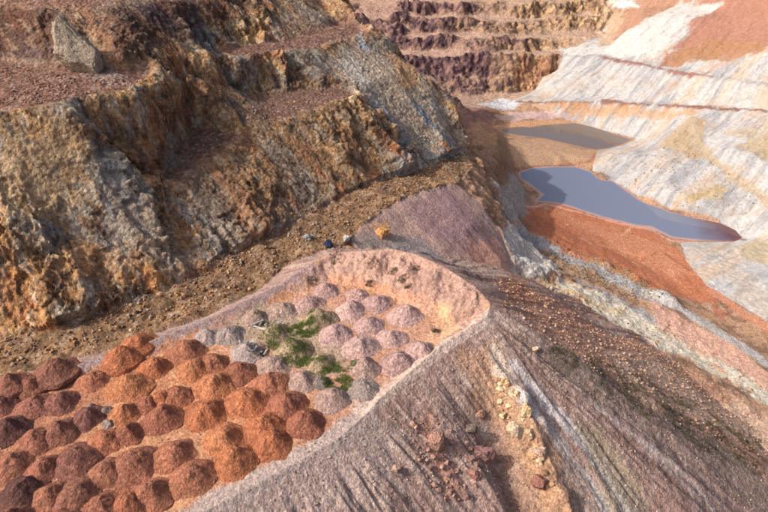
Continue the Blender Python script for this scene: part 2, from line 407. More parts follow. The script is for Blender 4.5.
# road strip, bowl, floor
m = (sd_road > -1) & (sd_wall < .5) & inview & ~isd
x, y = GX[m], GY[m]
DISP[m] = .38*fbm2(x*.28, y*.28, 5, 110, .58)+.20*ridge2((x*.7-y*.7)*.35, (x*.7+y*.7)*.06, 2, 111)
m = (sd_bowl > 0) & (sd_road < 0) & ~isd & inview
x, y = GX[m], GY[m]
rb = ridge2((x*.55+y*.84)*.34, (x*.84-y*.55)*.05, 3, 115)
DISP[m] = .09*(rb-.3)+.14*fbm2(x*.4, y*.4, 4, 116); MED[m] = rb
m = (REG == 3) & inview
x, y = GX[m], GY[m]
flo = np.clip((Z[m]+26.6)/2.2, .10, 1)
hi_ = sstep(-24, -20, Z[m])
DISP[m] = ((.45+.35*hi_)*fbm2(x*.22, y*.22, 5, 120, .58)*flo+hi_*.4*(ridge2((x*.3+y*.95)*.25, (x*.95-y*.3)*.06, 3, 122)-.3)+.05*fbm2(x*.6, y*.6, 3, 121))*calm[m]
m = isd & (sdp <= 0) & inview
x, y = GX[m], GY[m]
DISP[m] = .05*fbm2(x*1.6, y*1.6, 3, 130)
# the grey strip of tailings banks in the pit floor
d_st, s_st = linesd(PLn([(512, 228), (536, 238), (566, 254), (600, 264), (640, 283), (668, 300)]), GX, GY)
mm = (d_st < 5) & (REG == 3)
DISP[mm] += (1.2*np.exp(-(d_st[mm]/1.6)**2)*(.6+.6*noise2(s_st[mm]*.35, d_st[mm]*.4, 140)))
# shoulders and gullies on the bluff below the platform corner
BLUFF = PLn([(496, 352), (512, 388), (532, 428), (548, 470), (566, 512)])
d_bl, s_bl = linesd(BLUFF, GX, GY)
mm = (d_bl < 8) & isd & (sdp < -.5)
nn = noise2(s_bl[mm]*.5, d_bl[mm]*.6, 150)
DISP[mm] += 1.3*np.exp(-(d_bl[mm]/1.5)**2)*sstep(1, 5, s_bl[mm])*(.8+.6*nn)
GUL = PLn([(462, 372), (478, 410), (500, 455), (520, 512)])
d_gu, s_gu = linesd(GUL, GX, GY)
mm = (d_gu < 6) & isd & (sdp < -.5)
DISP[mm] -= 1.1*np.exp(-(d_gu[mm]/1.3)**2)*sstep(2, 7, s_gu[mm])
PX = GX+N0[..., 0]*DISP; PY = GY+N0[..., 1]*DISP; PZ = Z+N0[..., 2]*DISP
Z = PZ            # lookups from here on use the finished relief
N1 = normals(PX, PY, PZ)

# ------------------------------------------------------------------ colour of soil and rock (what the ground itself is made of)
C = np.zeros(Z.shape+(3,))
nA = fbm2(GX*.035, GY*.035, 4, 201); nB = fbm2(GX*.14, GY*.14, 4, 202); nC = fbm2(GX*.55, GY*.55, 4, 203, .6); nD = fbm2(GX*2.2, GY*2.2, 3, 204, .6)
def mix(mask, c):
    c = lin(c) if isinstance(c, str) else c
    C[:] = C*(1-mask[..., None])+mask[..., None]*c
def mixr(sel, mask, c):
    c = lin(c) if isinstance(c, str) else c
    C[sel] = C[sel]*(1-mask[:, None])+mask[:, None]*c
def stain(pts, c, soft=1.5, rough=1.2, amt=1.0, only=None, edge=0.0):
    """a patch of soil of another colour; outline given as ground points"""
    q = PLn(pts); ar = np.array(q)
    x0, x1 = ar[:, 0].min()-6, ar[:, 0].max()+6; y0, y1 = ar[:, 1].min()-6, ar[:, 1].max()+6
    j0, j1 = np.searchsorted(Y, y0), np.searchsorted(Y, y1)
    S = (slice(j0, j1), slice(None))
    sel = (GX[S] > x0) & (GX[S] < x1)
    if only is not None: sel &= only[S]
    jj, ii = np.nonzero(sel); jj += j0
    d, _, _ = polysd(q, GX[jj, ii], GY[jj, ii])
    d = d+edge+rough*(1.1*nB[jj, ii]+.9*nC[jj, ii]+.35*nD[jj, ii])
    mk = sstep(-soft, soft, d)*amt
    C[jj, ii] = C[jj, ii]*(1-mk[:, None])+mk[:, None]*lin(c)
def streak(pts, width, c, soft=.5, rough=.5, amt=1.0, only=None):
    q = PLn(pts); ar = np.array(q); mg = width+3
    x0, x1 = ar[:, 0].min()-mg, ar[:, 0].max()+mg; y0, y1 = ar[:, 1].min()-mg, ar[:, 1].max()+mg
    j0, j1 = np.searchsorted(Y, y0), np.searchsorted(Y, y1)
    S = (slice(j0, j1), slice(None))
    sel = (GX[S] > x0) & (GX[S] < x1)
    if only is not None: sel &= only[S]
    jj, ii = np.nonzero(sel); jj += j0
    d, s = linesd(q, GX[jj, ii], GY[jj, ii])
    d = width/2-d+rough*(.9*nB[jj, ii]+.9*nC[jj, ii]+.5*nD[jj, ii])
    mk = sstep(-soft, soft, d)*amt
    C[jj, ii] = C[jj, ii]*(1-mk[:, None])+mk[:, None]*lin(c)

# --- left wall
wl = (sd_wall > -1.5)
C[wl] = lin('#8c6654')
x, y, z = GX[wl], GY[wl], PZ[wl]
a = (x*.70+y*.71); b = (-x*.71+y*.70)
r = ROCKY[wl]
g1 = fbm3(a*.11, b*.05, z*.05, 4, 210, .6); g2 = fbm3(a*.26, b*.08, z*.08, 4, 211, .6); g3 = fbm3(a*.9, b*.4, z*.35, 3, 212, .6)
mixr(wl, r*1.0, '#b58c60')
mixr(wl, r*sstep(-.05, .35, g1+.4*g3), '#d09c5c')          # ochre
mixr(wl, r*sstep(.10, .40, g2)*.75, '#b06a38')             # rust
mixr(wl, r*sstep(.05, .40, -g1+.4*g3)*.85, '#a39b8c')      # grey rock
mixr(wl, r*sstep(.22, .5, -g2+.3*g3)*.8, '#7c8284')        # blue grey
mixr(wl, r*sstep(.25, .55, g3+.3*g1)*.8, '#d8c2a0')        # pale
mixr(wl, r*sstep(.12, .5, -g3-.25*g2)*.8, '#4a3830')       # dark
mixr(wl, r*np.clip((CV2[wl]-.5)*1.2, 0, 1)*.5, '#c8ad86'); mixr(wl, r*np.clip((.45-CV[wl])*1.5, 0, 1)*.55, '#5b483c')
up = sstep(15.5, 18.5, z)*sstep(.3, .8, r)                  # wall above the upper bench: darker maroon-brown ground
mixr(wl, up*.85, '#583d35'); mixr(wl, up*sstep(0, .4, g2)*.6, '#774a34'); mixr(wl, up*sstep(.1, .4, -g1+.3*g3)*.7, '#4c3a40')
mixr(wl, up*sstep(.25, .5, g3)*.7, '#a98a6a')
fl_ = 1-r
mixr(wl, fl_*sstep(-.3, .5, nB[wl])*.6, '#956a54'); mixr(wl, fl_*sstep(.1, .5, nC[wl])*.5, '#6c4c42'); mixr(wl, fl_*sstep(.25, .6, -nC[wl])*.45, '#bfa08c')
# --- road and foot of the wall
rd = (sd_road > 0) & (sd_wall < .3)
C[rd] = lin('#8a6848')
mixr(rd, sstep(-.2, .4, nB[rd])*.7, '#a97f56'); mixr(rd, sstep(.0, .5, nC[rd])*.6, '#5c4636'); mixr(rd, sstep(.2, .5, -nC[rd]+.4*nD[rd])*.6, '#b59a7c'); mixr(rd, sstep(.1, .5, nD[rd])*.35, '#4e3b2e')
# --- bowl
bo = (sd_bowl > 0) & (sd_road < 0)
C[bo] = lin('#bd9887')
mixr(bo, sstep(-.2, .5, MED[bo]-.3)*.5, '#a88880'); mixr(bo, sstep(.0, .5, nC[bo])*.4, '#b59480')
# --- pit floor
pf = (REG == 3)
C[pf] = lin('#ab8466')
mixr(pf, sstep(-.3, .4, nB[pf])*.6, '#b8906c'); mixr(pf, sstep(.05, .5, nC[pf])*.5, '#8a6850'); mixr(pf, sstep(.05, .45, -nB[pf]+.6*nC[pf])*.6, '#7a5c46'); mixr(pf, sstep(.2, .5, -nC[pf])*.4, '#c99a78')
# --- white hillside
hl = (sd_hill > 0)
C[hl] = lin('#b3afab')
x, y = GX[hl], GY[hl]
ca = (x*.62-y*.78); cb = (x*.78+y*.62)
hs = fbm2(ca*.16, cb*.030, 4, 220, .6); hs2 = fbm2(ca*.5+3, cb*.08, 3, 221, .6)
mixr(hl, sstep(.15, .6, hs)*.55, '#c6a582'); mixr(hl, sstep(.2, .5, hs2)*.6, '#98938f'); mixr(hl, sstep(.2, .6, -hs2)*.5, '#bcb8b3'); mixr(hl, sstep(.15, .6, -hs+.5*hs2)*.6, '#949394')
mixr(hl, sstep(.42, .75, nC[hl]+.3*nD[hl])*.35, '#a8988a'); mixr(hl, sstep(.1, .6, nB[hl]+.4*nA[hl])*.35, '#b99c7c')
# --- far wall
fw = FARW | ((sd_wall > 0) & (GY > 192))
C[fw] = lin('#b09078')
x, y, z = GX[fw], GY[fw], PZ[fw]
r = ROCKY[fw]; purple = 1-sstep(20, 46, x+14*nA[fw]+6*nB[fw])
g1 = fbm3(x*.12, y*.12, z*.12, 4, 230, .6); g3 = fbm3(x*.5, y*.5, z*.25, 3, 231, .6)
mixr(fw, r*.9, '#a8845c'); mixr(fw, r*sstep(0, .4, g1)*.6, '#86644a'); mixr(fw, r*sstep(.05, .4, g3)*.85, '#584440'); mixr(fw, r*sstep(.2, .5, -g3)*.7, '#c9a878')
mixr(fw, purple*.85*r, '#64474e'); mixr(fw, purple*r*sstep(.0, .4, g3)*.85, '#412e3a'); mixr(fw, purple*r*sstep(.12, .5, -g3+.3*g1)*.75, '#9a7464'); mixr(fw, purple*(1-r)*.5, '#a5806e')
# --- dump slope
ds = isd & (sdp <= 0)
C[ds] = lin('#b3958a')
cf = cfan[ds]; td = tdown[ds]
q1 = fbm2(cf*.22, td*.02, 4, 240, .6); q2 = fbm2(cf*.9, td*.05, 3, 241, .6)
mixr(ds, sstep(-.1, .5, q1)*.6, '#a18074'); mixr(ds, sstep(.15, .5, -q1+.4*q2)*.6, '#b8a396'); mixr(ds, sstep(.1, .5, q2)*.5, '#8e7066'); mixr(ds, sstep(.25, .6, -q2)*.5, '#c4aea0')
q3 = fbm2(cf*2.4+.8*q2, td*.05, 3, 242, .6); mixr(ds, sstep(.1, .5, q3)*.5, '#7d5f54'); mixr(ds, sstep(.15, .5, -q3)*.45, '#cbb4a6')
mixr(ds, sstep(.15, .6, nC[ds]+.5*nD[ds])*.35, '#6b544c'); mixr(ds, sstep(.25, .6, -nC[ds]-.5*nD[ds])*.4, '#cbb7ab')
# --- platform top
pt = isd & (sdp > 0)
C[pt] = lin('#c48a60')
mixr(pt, sstep(-.2, .4, nC[pt])*.5, '#d29a6e'); mixr(pt, sstep(.1, .5, nB[pt])*.5, '#b8724c')
# --- country round the pit
oc = REG == 8
C[oc] = lin('#8a6a50'); mixr(oc, sstep(-.2, .4, nB[oc])*.5, '#a08058')

C[ds] *= np.array([1.04, .97, .91])
W_ = (REG == 0); D_ = ds; PT_ = pt; PF_ = pf; HL_ = hl; RD_ = rd; BO_ = bo; FW_ = fw
# platform: pinkish back berm, lavender left berm, grey front crest
back = PT_ | (ds & (tdown < .8))
stain([(320, 258), (360, 250), (400, 248), (443, 264), (490, 300), (487, 318), (440, 346), (432, 330), (448, 322), (420, 300), (380, 288), (330, 284), (300, 292), (290, 282)], '#b8917e', .8, .8, .95, back)
stain([(400, 270), (440, 280), (470, 300), (470, 318), (450, 322), (425, 300)], '#a88272', .8, 1.6, .8, back)
streak([(330, 280), (380, 288), (420, 302), (446, 320)], 1.0, '#d9936c', .5, .5, .7, back)
streak([(440, 318), (448, 330), (430, 338)], 2.4, '#e6b282', .6, .5, .9, back)
streak([(310, 262), (280, 284), (215, 316), (150, 341), (100, 358), (60, 370), (0, 387), (-60, 402)], 2.2, '#a48c88', .5, .6, .95, back)
streak([(300, 270), (260, 296), (230, 312)], 2.4, '#b08e88', .7, .8, .8, back)
streak([(154, 533), (245, 486), (335, 437), (366, 409), (379, 396), (440, 347), (487, 317)], 1.8, '#b5a095', .4, .35, .95, back)
streak([(362, 405), (380, 394), (440, 350), (480, 325)], 2.2, '#d2b5a2', .5, .5, .8, back)
stain([(215, 318), (330, 285), (420, 300), (450, 330), (400, 370), (376, 392), (340, 410), (310, 392), (270, 372), (225, 352)], '#bf8e74', 1.2, 1.0, .75, PT_)
stain([(255, 300), (320, 310), (350, 350), (345, 380), (300, 372), (270, 345), (240, 345), (232, 320)], '#a8937a', .8, .9, .8, PT_)
stain([(-60, 400), (70, 372), (110, 400), (90, 440), (110, 480), (60, 530), (-80, 530)], '#a8694c', 1.0, 1.0, .65, PT_)
# dump slope
stain([(462, 362), (492, 344), (520, 392), (548, 440), (590, 530), (530, 530), (505, 470), (470, 400)], '#b78c6c', .8, 1.0, .75, D_)
stain([(490, 345), (500, 350), (522, 400), (520, 412), (498, 380)], '#d9c3ac', .5, .5, .9, D_)
streak([(498, 396), (516, 430), (536, 462), (556, 512)], 2.2, '#c0926a', .6, .7, .7, D_)
streak([(470, 392), (488, 430), (506, 470), (520, 512)], 1.5, '#8a6a58', .6, .7, .7, D_)
streak([(514, 366), (540, 394), (580, 440), (620, 500), (640, 530)], 1.2, '#d8cbc4', .35, .4, .9, D_)
streak([(520, 392), (552, 432), (590, 480), (610, 520)], .9, '#d4c6be', .35, .4, .85, D_)
streak([(600, 408), (640, 440), (690, 480), (720, 520)], .7, '#cbbcb2', .35, .4, .7, D_)
streak([(650, 450), (690, 490), (710, 525)], .7, '#cbbcb2', .35, .4, .6, D_)
stain([(580, 430), (610, 440), (640, 500), (620, 520), (590, 470)], '#a29478', .8, 1.0, .6, D_)
stain([(510, 335), (560, 340), (660, 380), (768, 440), (800, 520), (740, 512), (640, 430), (560, 385)], '#917a6c', 1.5, 1.5, .6, D_)
streak([(560, 356), (620, 388), (690, 425), (740, 460)], 3.0, '#6a5f50', .9, 1.4, .55, D_)
stain([(185, 520), (260, 478), (362, 412), (400, 440), (380, 500), (330, 530)], '#b09a90', .8, 1.0, .6, D_)
streak([(352, 452), (372, 480), (385, 512)], 1.0, '#cdb09c', .4, .5, .7, D_)
streak([(426, 424), (440, 450), (455, 490)], 1.4, '#c08a72', .5, .6, .8, D_)
# pit floor: rubble apron, pale crust, grey banks, red mud
stain([(508, 268), (540, 292), (600, 330), (660, 352), (720, 392), (768, 425), (860, 490), (860, 520), (700, 430), (600, 372), (540, 330), (500, 300)], '#bd8a6e', 1.4, 2.0, .8, PF_ | D_)
stain([(600, 345), (660, 362), (740, 405), (768, 430), (800, 470), (700, 425), (620, 380)], '#c8aa90', 1.6, 2.2, .8, PF_ | D_)
stain([(530, 282), (560, 276), (610, 296), (660, 322), (720, 356), (768, 390), (800, 420), (768, 404), (690, 362), (640, 338), (590, 325), (548, 308)], '#cfc4ae', .8, 1.0, .97, PF_)
streak([(540, 278), (580, 300), (620, 312)], 2, '#d2b070', .6, 1.0, .6, PF_)
streak([(660, 330), (700, 350), (740, 385)], 1.2, '#c98a5a', .5, 1.0, .6, PF_)
stain([(500, 215), (516, 228), (548, 258), (560, 272), (540, 280), (515, 270), (505, 245)], '#c9c2b8', .8, 1.0, .9, PF_ | BO_)
streak([(512, 228), (540, 242), (580, 262), (620, 280), (660, 300)], 3.2, '#9c9c9e', .6, .8, .9, PF_)
streak([(545, 232), (580, 254), (620, 272), (650, 292)], 1.6, '#8a7650', .5, .8, .8, PF_)
streak([(580, 282), (640, 312), (700, 344), (730, 360)], 1.4, '#8e8e92', .5, .8, .75, PF_)
streak([(648, 292), (690, 314), (740, 345), (800, 385)], 2.6, '#b9b4ae', .5, .5, .9, PF_)
stain([(652, 300), (690, 322), (740, 350), (790, 392), (768, 392), (700, 348), (660, 324)], '#dba88e', .6, .6, .9, PF_)
stain([(522, 203), (562, 205), (622, 224), (660, 234), (690, 262), (712, 288), (720, 306), (690, 300), (640, 282), (600, 262), (560, 250), (530, 232)], '#bd7048', .7, .9, .92, PF_)
stain([(560, 212), (620, 232), (660, 244), (690, 272), (670, 280), (620, 256), (575, 236)], '#c98c66', .8, 2.2, .5, PF_)
stain([(530, 215), (570, 222), (610, 246), (650, 268), (630, 268), (580, 250), (545, 236)], '#a4603f', .8, 2.2, .55, PF_)
for _k in range(9):
    streak([(548+_k*17, 214+_k*7.5), (556+_k*17, 226+_k*7.5), (575+_k*16, 236+_k*7.5)], .3, ['#8c4e34', '#d39c76', '#9a5a3c'][_k % 3], .3, .5, .5, PF_)
streak([(524, 204), (545, 204), (585, 214), (622, 224), (650, 229), (672, 241), (700, 243)], .8, '#e09a80', .4, .3, .9, PF_)
streak([(560, 225), (600, 245), (650, 258)], .5, '#d08a60', .3, .6, .6, PF_); streak([(620, 238), (632, 226), (618, 216)], .5, '#d59a78', .3, .3, .7, PF_); streak([(640, 262), (660, 250), (690, 270)], .4, '#8e4a2c', .3, .4, .6, PF_)
streak([(712, 290), (740, 312), (800, 345)], 2.2, '#c98662', .5, .5, .9, PF_); streak([(712, 300), (722, 318), (730, 305)], 1.0, '#a8583c', .5, .6, .6, PF_)
stain([(505, 139), (530, 138), (560, 144), (596, 152), (592, 164), (560, 166), (520, 168), (512, 160)], '#b89270', .8, .8, .9, PF_)
streak([(514, 168), (545, 166), (575, 165), (592, 160), (598, 152)], .8, '#9c5c40', .5, .5, .75, PF_)
stain([(498, 126), (520, 120), (550, 119), (578, 122), (560, 124), (520, 128)], '#c8966a', .6, .6, .9, PF_ | HL_)
stain([(495, 118), (510, 112), (545, 111), (570, 118), (545, 119), (515, 121)], '#c4a49c', .6, .6, .9, PF_ | HL_)
stain([(476, 104), (500, 98), (520, 101), (515, 108), (490, 108)], '#bcbcbe', .6, .6, .95, PF_ | FW_ | HL_)
stain([(436, 100), (462, 104), (500, 118), (495, 124), (470, 122), (450, 115)], '#8c665c', .8, .8, .9, PF_)
stain([(478, 124), (500, 124), (506, 140), (512, 165), (500, 168), (488, 150)], '#a5805f', .8, .8, .9, PF_)
stain([(492, 182), (512, 172), (530, 196), (522, 210), (520, 230), (505, 215)], '#a8a39c', .7, .9, .85, PF_)
stain([(482, 165), (505, 160), (514, 172), (502, 190), (486, 180)], '#8f6c50', .7, .8, .8, PF_)
# bowl
stain([(405, 208), (440, 192), (462, 200), (484, 230), (486, 258), (460, 252), (430, 236)], '#9a787a', 1.4, 1.8, .75, BO_)
stain([(470, 245), (495, 238), (505, 256), (500, 270), (470, 268)], '#d39a80', .8, .9, .85, BO_)
stain([(455, 262), (500, 268), (515, 285), (490, 296), (460, 280)], '#c0a28e', .8, .9, .8, BO_)
stain([(500, 275), (522, 282), (545, 300), (520, 305), (500, 292)], '#a5684e', .7, .8, .7, BO_ | PF_ | D_)
stain([(372, 224), (384, 222), (396, 240), (385, 244)], '#cf9a60', .4, .5, .9, BO_ | RD_)
stain([(384, 238), (420, 236), (445, 258), (430, 262), (395, 250)], '#8d8a88', .6, .8, .7, BO_)
stain([(350, 243), (376, 234), (390, 248), (362, 250)], '#86807a', .5, .5, .7, BO_ | RD_)
# white hillside
streak([(516, 103), (560, 102), (605, 101), (645, 104), (700, 107.5), (768, 111), (860, 117)], 1.3, '#7c4a38', .5, .9, .85, HL_)
streak([(600, 56), (652, 67), (690, 74), (712, 77)], 1.4, '#8a4e38', .5, .9, .8, HL_)
streak([(530, 107), (580, 107), (640, 110), (690, 112)], 2.4, '#bd8e60', .8, 1.2, .75, HL_)
stain([(690, 4), (730, -20), (820, -20), (820, 60), (768, 50), (720, 58), (690, 60), (660, 66), (672, 50), (690, 32)], '#a06a52', 1.2, 1.6, .92, HL_)
stain([(672, 50), (720, 40), (768, 42), (768, 52), (720, 60), (670, 64)], '#a0744c', 1.0, 1.4, .75, HL_)
streak([(735, 52), (712, 70), (702, 76)], 1.6, '#a57a5e', .8, 1.2, .6, HL_)
streak([(680, 80), (650, 100)], 1.0, '#b08a6c', .8, 1.0, .5, HL_)
stain([(606, 0), (680, -20), (690, 0), (650, 22), (620, 42), (608, 40)], '#a67656', 1.4, 2.6, .9, HL_)
stain([(602, 0), (616, 0), (620, 20), (614, 42), (600, 44)], '#b89a7a', 1.4, 2.0, .8)
stain([(520, 58), (566, 55), (560, 76), (530, 86), (510, 80)], '#a06c4c', 1.2, 2.5, .7, FW_)
stain([(610, 2), (632, 0), (640, 6), (618, 8)], '#cfd0cc', .6, .6, .8)
stain([(560, 48), (600, 47), (640, 25), (680, 2), (722, 3), (690, 20), (655, 55), (600, 54), (565, 55)], '#c0bbb3', .8, .8, .9, HL_ | FW_)
stain([(652, 150), (668, 140), (690, 118), (702, 122), (712, 160), (690, 156), (672, 150)], '#ae926c', .8, 1.0, .85, HL_)
streak([(690, 118), (696, 140), (710, 158), (740, 180), (768, 200), (820, 230)], 2.2, '#b09c80', .5, .5, .9, HL_)
stain([(668, 208), (690, 192), (725, 182), (715, 196), (690, 210)], '#b09660', .7, 1.2, .8, HL_)
stain([(735, 145), (768, 132), (800, 140), (768, 165)], '#b09870', .8, 1.4, .75, HL_)
stain([(722, 130), (750, 128), (800, 118), (800, 140), (740, 138)], '#ad9876', .7, 1.2, .6, HL_)
stain([(740, 245), (768, 240), (800, 258), (768, 262), (745, 258)], '#b4a280', .7, .9, .85, HL_)
streak([(600, 172), (640, 200), (669, 212), (690, 218), (725, 226), (744, 240)], .9, '#7c5236', .4, .4, .7, HL_)
# left wall accents
stain([(0, 110), (55, 112), (80, 150), (90, 200), (60, 230), (0, 220)], '#c79c64', 1.0, 2.2, .6, W_)
stain([(75, 75), (112, 70), (128, 78), (140, 92), (100, 82)], '#a08a80', .8, 1.0, .7, W_)
stain([(330, 60), (360, 40), (385, 55), (430, 85), (455, 125), (468, 150), (430, 160), (400, 140), (370, 110), (345, 90)], '#b9ab98', 1.2, 2.0, .60, W_)
stain([(340, 60), (352, 60), (372, 92), (360, 92), (345, 75)], '#cdbfae', .6, .8, .8, W_)
streak([(418, 110), (436, 130), (452, 145)], 2.0, '#6e7f92', .6, 1.0, .75, W_); streak([(360, 38), (366, 50)], 1.2, '#8090a4', .5, .6, .8, W_); streak([(372, 100), (392, 120), (404, 140)], 1.6, '#8090a0', .6, 1.0, .6, W_)
stain([(395, 150), (440, 140), (466, 150), (440, 164), (400, 170)], '#a5a39c', .8, 1.2, .7, W_)
stain([(380, 48), (408, 66), (420, 84), (400, 84)], '#b5824e', .8, 1.0, .7, W_)
stain([(60, 120), (120, 100), (180, 80), (250, 62), (330, 50), (350, 92), (300, 112), (250, 128), (215, 150), (185, 185), (150, 178), (110, 150)], '#6e5646', 1.5, 2.5, .5, W_)
stain([(200, 165), (250, 135), (300, 115), (350, 100), (385, 120), (380, 170), (330, 200), (270, 238), (230, 240), (205, 200)], '#7a5c44', 1.5, 2.5, .5, W_)
stain([(0, 230), (60, 240), (110, 250), (150, 280), (90, 310), (0, 335)], '#c48c50', 1.2, 2.6, .65, W_)
stain([(120, 215), (160, 200), (190, 240), (205, 268), (170, 280), (140, 250)], '#b88448', 1.0, 2.4, .55, W_)
stain([(95, 190), (130, 175), (150, 215), (190, 255), (175, 275), (140, 240), (105, 220)], '#a09c94', 1.0, 2.4, .5, W_)
C *= (1+.10*nD+.06*nC)[..., None]
g_ = C.mean(-1, keepdims=True); C = np.clip((g_+(C-g_)*.88)*.92, .015, .8)

# ------------------------------------------------------------------ materials
def new_mat(name):
    m = bpy.data.materials.new(name); m.use_nodes = True
    n = m.node_tree; n.nodes.clear()
    return m, n, n.nodes, n.links
def ground_material(name, rough=.93, bump=.5, s1=3.0, s2=14.0, var=.30, objcol=False, tint=None, crack=0.0, var2=.8, peb=5.0, pamt=.24):
    m, n, N, L = new_mat(name)
    out = N.new('ShaderNodeOutputMaterial'); bs = N.new('ShaderNodeBsdfPrincipled')
    bs.inputs['Roughness'].default_value = rough; bs.inputs['Specular IOR Level'].default_value = .18
    L.new(bs.outputs[0], out.inputs[0])
    geo = N.new('ShaderNodeNewGeometry')
    def nz(scale, det, ro=.6):
        t = N.new('ShaderNodeTexNoise'); t.inputs['Scale'].default_value = scale; t.inputs['Detail'].default_value = det; t.inputs['Roughness'].default_value = ro
        L.new(geo.outputs['Position'], t.inputs['Vector']); return t
    a = nz(s1, 6, .65); b = nz(s2, 4, .6)
    if objcol:
        src = N.new('ShaderNodeObjectInfo').outputs['Color']
    else:
        at = N.new('ShaderNodeAttribute'); at.attribute_name = 'soil'; src = at.outputs['Color']
    hsv = N.new('ShaderNodeHueSaturation'); L.new(src, hsv.inputs['Color'])
    mr = N.new('ShaderNodeMapRange'); mr.inputs[1].default_value = .3; mr.inputs[2].default_value = .7; mr.inputs[3].default_value = 1-var; mr.inputs[4].default_value = 1+var
    L.new(a.outputs[0], mr.inputs[0])
    mr2 = N.new('ShaderNodeMapRange'); mr2.inputs[1].default_value = .3; mr2.inputs[2].default_value = .7; mr2.inputs[3].default_value = 1-var*var2; mr2.inputs[4].default_value = 1+var*var2
    L.new(b.outputs[0], mr2.inputs[0])
    mu = N.new('ShaderNodeMath'); mu.operation = 'MULTIPLY'; L.new(mr.outputs[0], mu.inputs[0]); L.new(mr2.outputs[0], mu.inputs[1])
    L.new(mu.outputs[0], hsv.inputs['Value'])
    pv = N.new('ShaderNodeTexVoronoi'); pv.inputs['Scale'].default_value = peb; L.new(geo.outputs['Position'], pv.inputs['Vector'])
    ps = N.new('ShaderNodeSeparateColor'); L.new(pv.outputs['Color'], ps.inputs[0])
    pr = N.new('ShaderNodeMapRange'); pr.inputs[3].default_value = 1-pamt; pr.inputs[4].default_value = 1+pamt; L.new(ps.outputs[0], pr.inputs[0])
    pm = N.new('ShaderNodeMath'); pm.operation = 'MULTIPLY'; L.new(mu.outputs[0], pm.inputs[0]); L.new(pr.outputs[0], pm.inputs[1]); L.new(pm.outputs[0], hsv.inputs['Value'])
    cur = hsv.outputs[0]
    if tint is not None:
        c = nz(.9, 5, .65); rp = N.new('ShaderNodeMapRange'); rp.inputs[1].default_value = .48; rp.inputs[2].default_value = .66; rp.inputs[3].default_value = 0; rp.inputs[4].default_value = tint[1]
        L.new(c.outputs[0], rp.inputs[0])
        mx = N.new('ShaderNodeMix'); mx.data_type = 'RGBA'; L.new(rp.outputs[0], mx.inputs[0]); L.new(cur, mx.inputs[6]); mx.inputs[7].default_value = (*lin(tint[0]), 1)
        cur = mx.outputs[2]
    L.new(cur, bs.inputs['Base Color'])
    ad = N.new('ShaderNodeMath'); ad.operation = 'MULTIPLY_ADD'; L.new(b.outputs[0], ad.inputs[0]); ad.inputs[1].default_value = .35; L.new(a.outputs[0], ad.inputs[2])
    pa = N.new('ShaderNodeMath'); pa.operation = 'MULTIPLY_ADD'; L.new(pv.outputs['Distance'], pa.inputs[0]); pa.inputs[1].default_value = -.22; L.new(ad.outputs[0], pa.inputs[2]); hsrc = pa.outputs[0]
    if crack > 0:
        vo = N.new('ShaderNodeTexVoronoi'); vo.inputs['Scale'].default_value = 1.6; vo.feature = 'F1'
        wv = N.new('ShaderNodeVectorMath'); wv.operation = 'ADD'; sc_ = N.new('ShaderNodeVectorMath'); sc_.operation = 'SCALE'; sc_.inputs['Scale'].default_value = .5
        L.new(a.outputs['Color'], sc_.inputs[0]); L.new(geo.outputs['Position'], wv.inputs[0]); L.new(sc_.outputs[0], wv.inputs[1]); L.new(wv.outputs[0], vo.inputs['Vector'])
        a2 = N.new('ShaderNodeMath'); a2.operation = 'MULTIPLY_ADD'; L.new(vo.outputs['Distance'], a2.inputs[0]); a2.inputs[1].default_value = -crack; L.new(hsrc, a2.inputs[2]); hsrc = a2.outputs[0]
    bp = N.new('ShaderNodeBump'); bp.inputs['Strength'].default_value = bump; bp.inputs['Distance'].default_value = .6/s1*1.2
    L.new(hsrc, bp.inputs['Height']); L.new(bp.outputs[0], bs.inputs['Normal'])
    return m
M_ROCK = ground_material('fractured_rock', .9, .9, 1.5, 6.5, .34, crack=.8, peb=2.6, pamt=.30)
M_FARROCK = ground_material('far_rock', .9, .32, .35, 1.4, .2, crack=.5, peb=1.2, pamt=.2)
M_SOIL = ground_material('loose_soil', .95, .7, 2.4, 11.0, .24)
M_SLOPE = ground_material('dump_soil', .95, .85, 2.2, 8.0, .28)
M_PALE = ground_material('pale_tailings', .92, .32, 1.0, 5.0, .13, peb=2.0, pamt=.10)
M_MOUND = ground_material('mound_soil', .96, 1.0, 2.2, 10.0, .32, objcol=True, var2=1.3)
M_STONE = ground_material('stone', .9, .8, 2.0, 8.0, .28, objcol=True)
M_RUBBLE = ground_material('rubble', .92, .4, 3.0, 12.0, .2)

def tag(o, label=None, cat=None, group=None, kind=None):
    if label: o['label'] = label
    if cat: o['category'] = cat
    if group: o['group'] = group
    if kind: o['kind'] = kind
    return o
def mesh_np(name, verts, faces, mat, colors=None, smooth=True):
    me = bpy.data.meshes.new(name)
    k = faces.shape[1]
    me.vertices.add(len(verts)); me.vertices.foreach_set('co', np.ascontiguousarray(verts, np.float32).ravel())
    me.loops.add(faces.size); me.loops.foreach_set('vertex_index', np.ascontiguousarray(faces, np.int32).ravel())
    me.polygons.add(len(faces)); me.polygons.foreach_set('loop_start', np.arange(0, faces.size, k, dtype=np.int32))
    me.polygons.foreach_set('use_smooth', np.full(len(faces), smooth, bool))
    if colors is not None:
        at = me.color_attributes.new('soil', 'FLOAT_COLOR', 'POINT')
        at.data.foreach_set('color', np.concatenate([colors, np.ones((len(colors), 1))], 1).astype(np.float32).ravel())
    me.materials.append(mat); me.update(calc_edges=True)
    o = bpy.data.objects.new(name, me); col.objects.link(o)
    return o

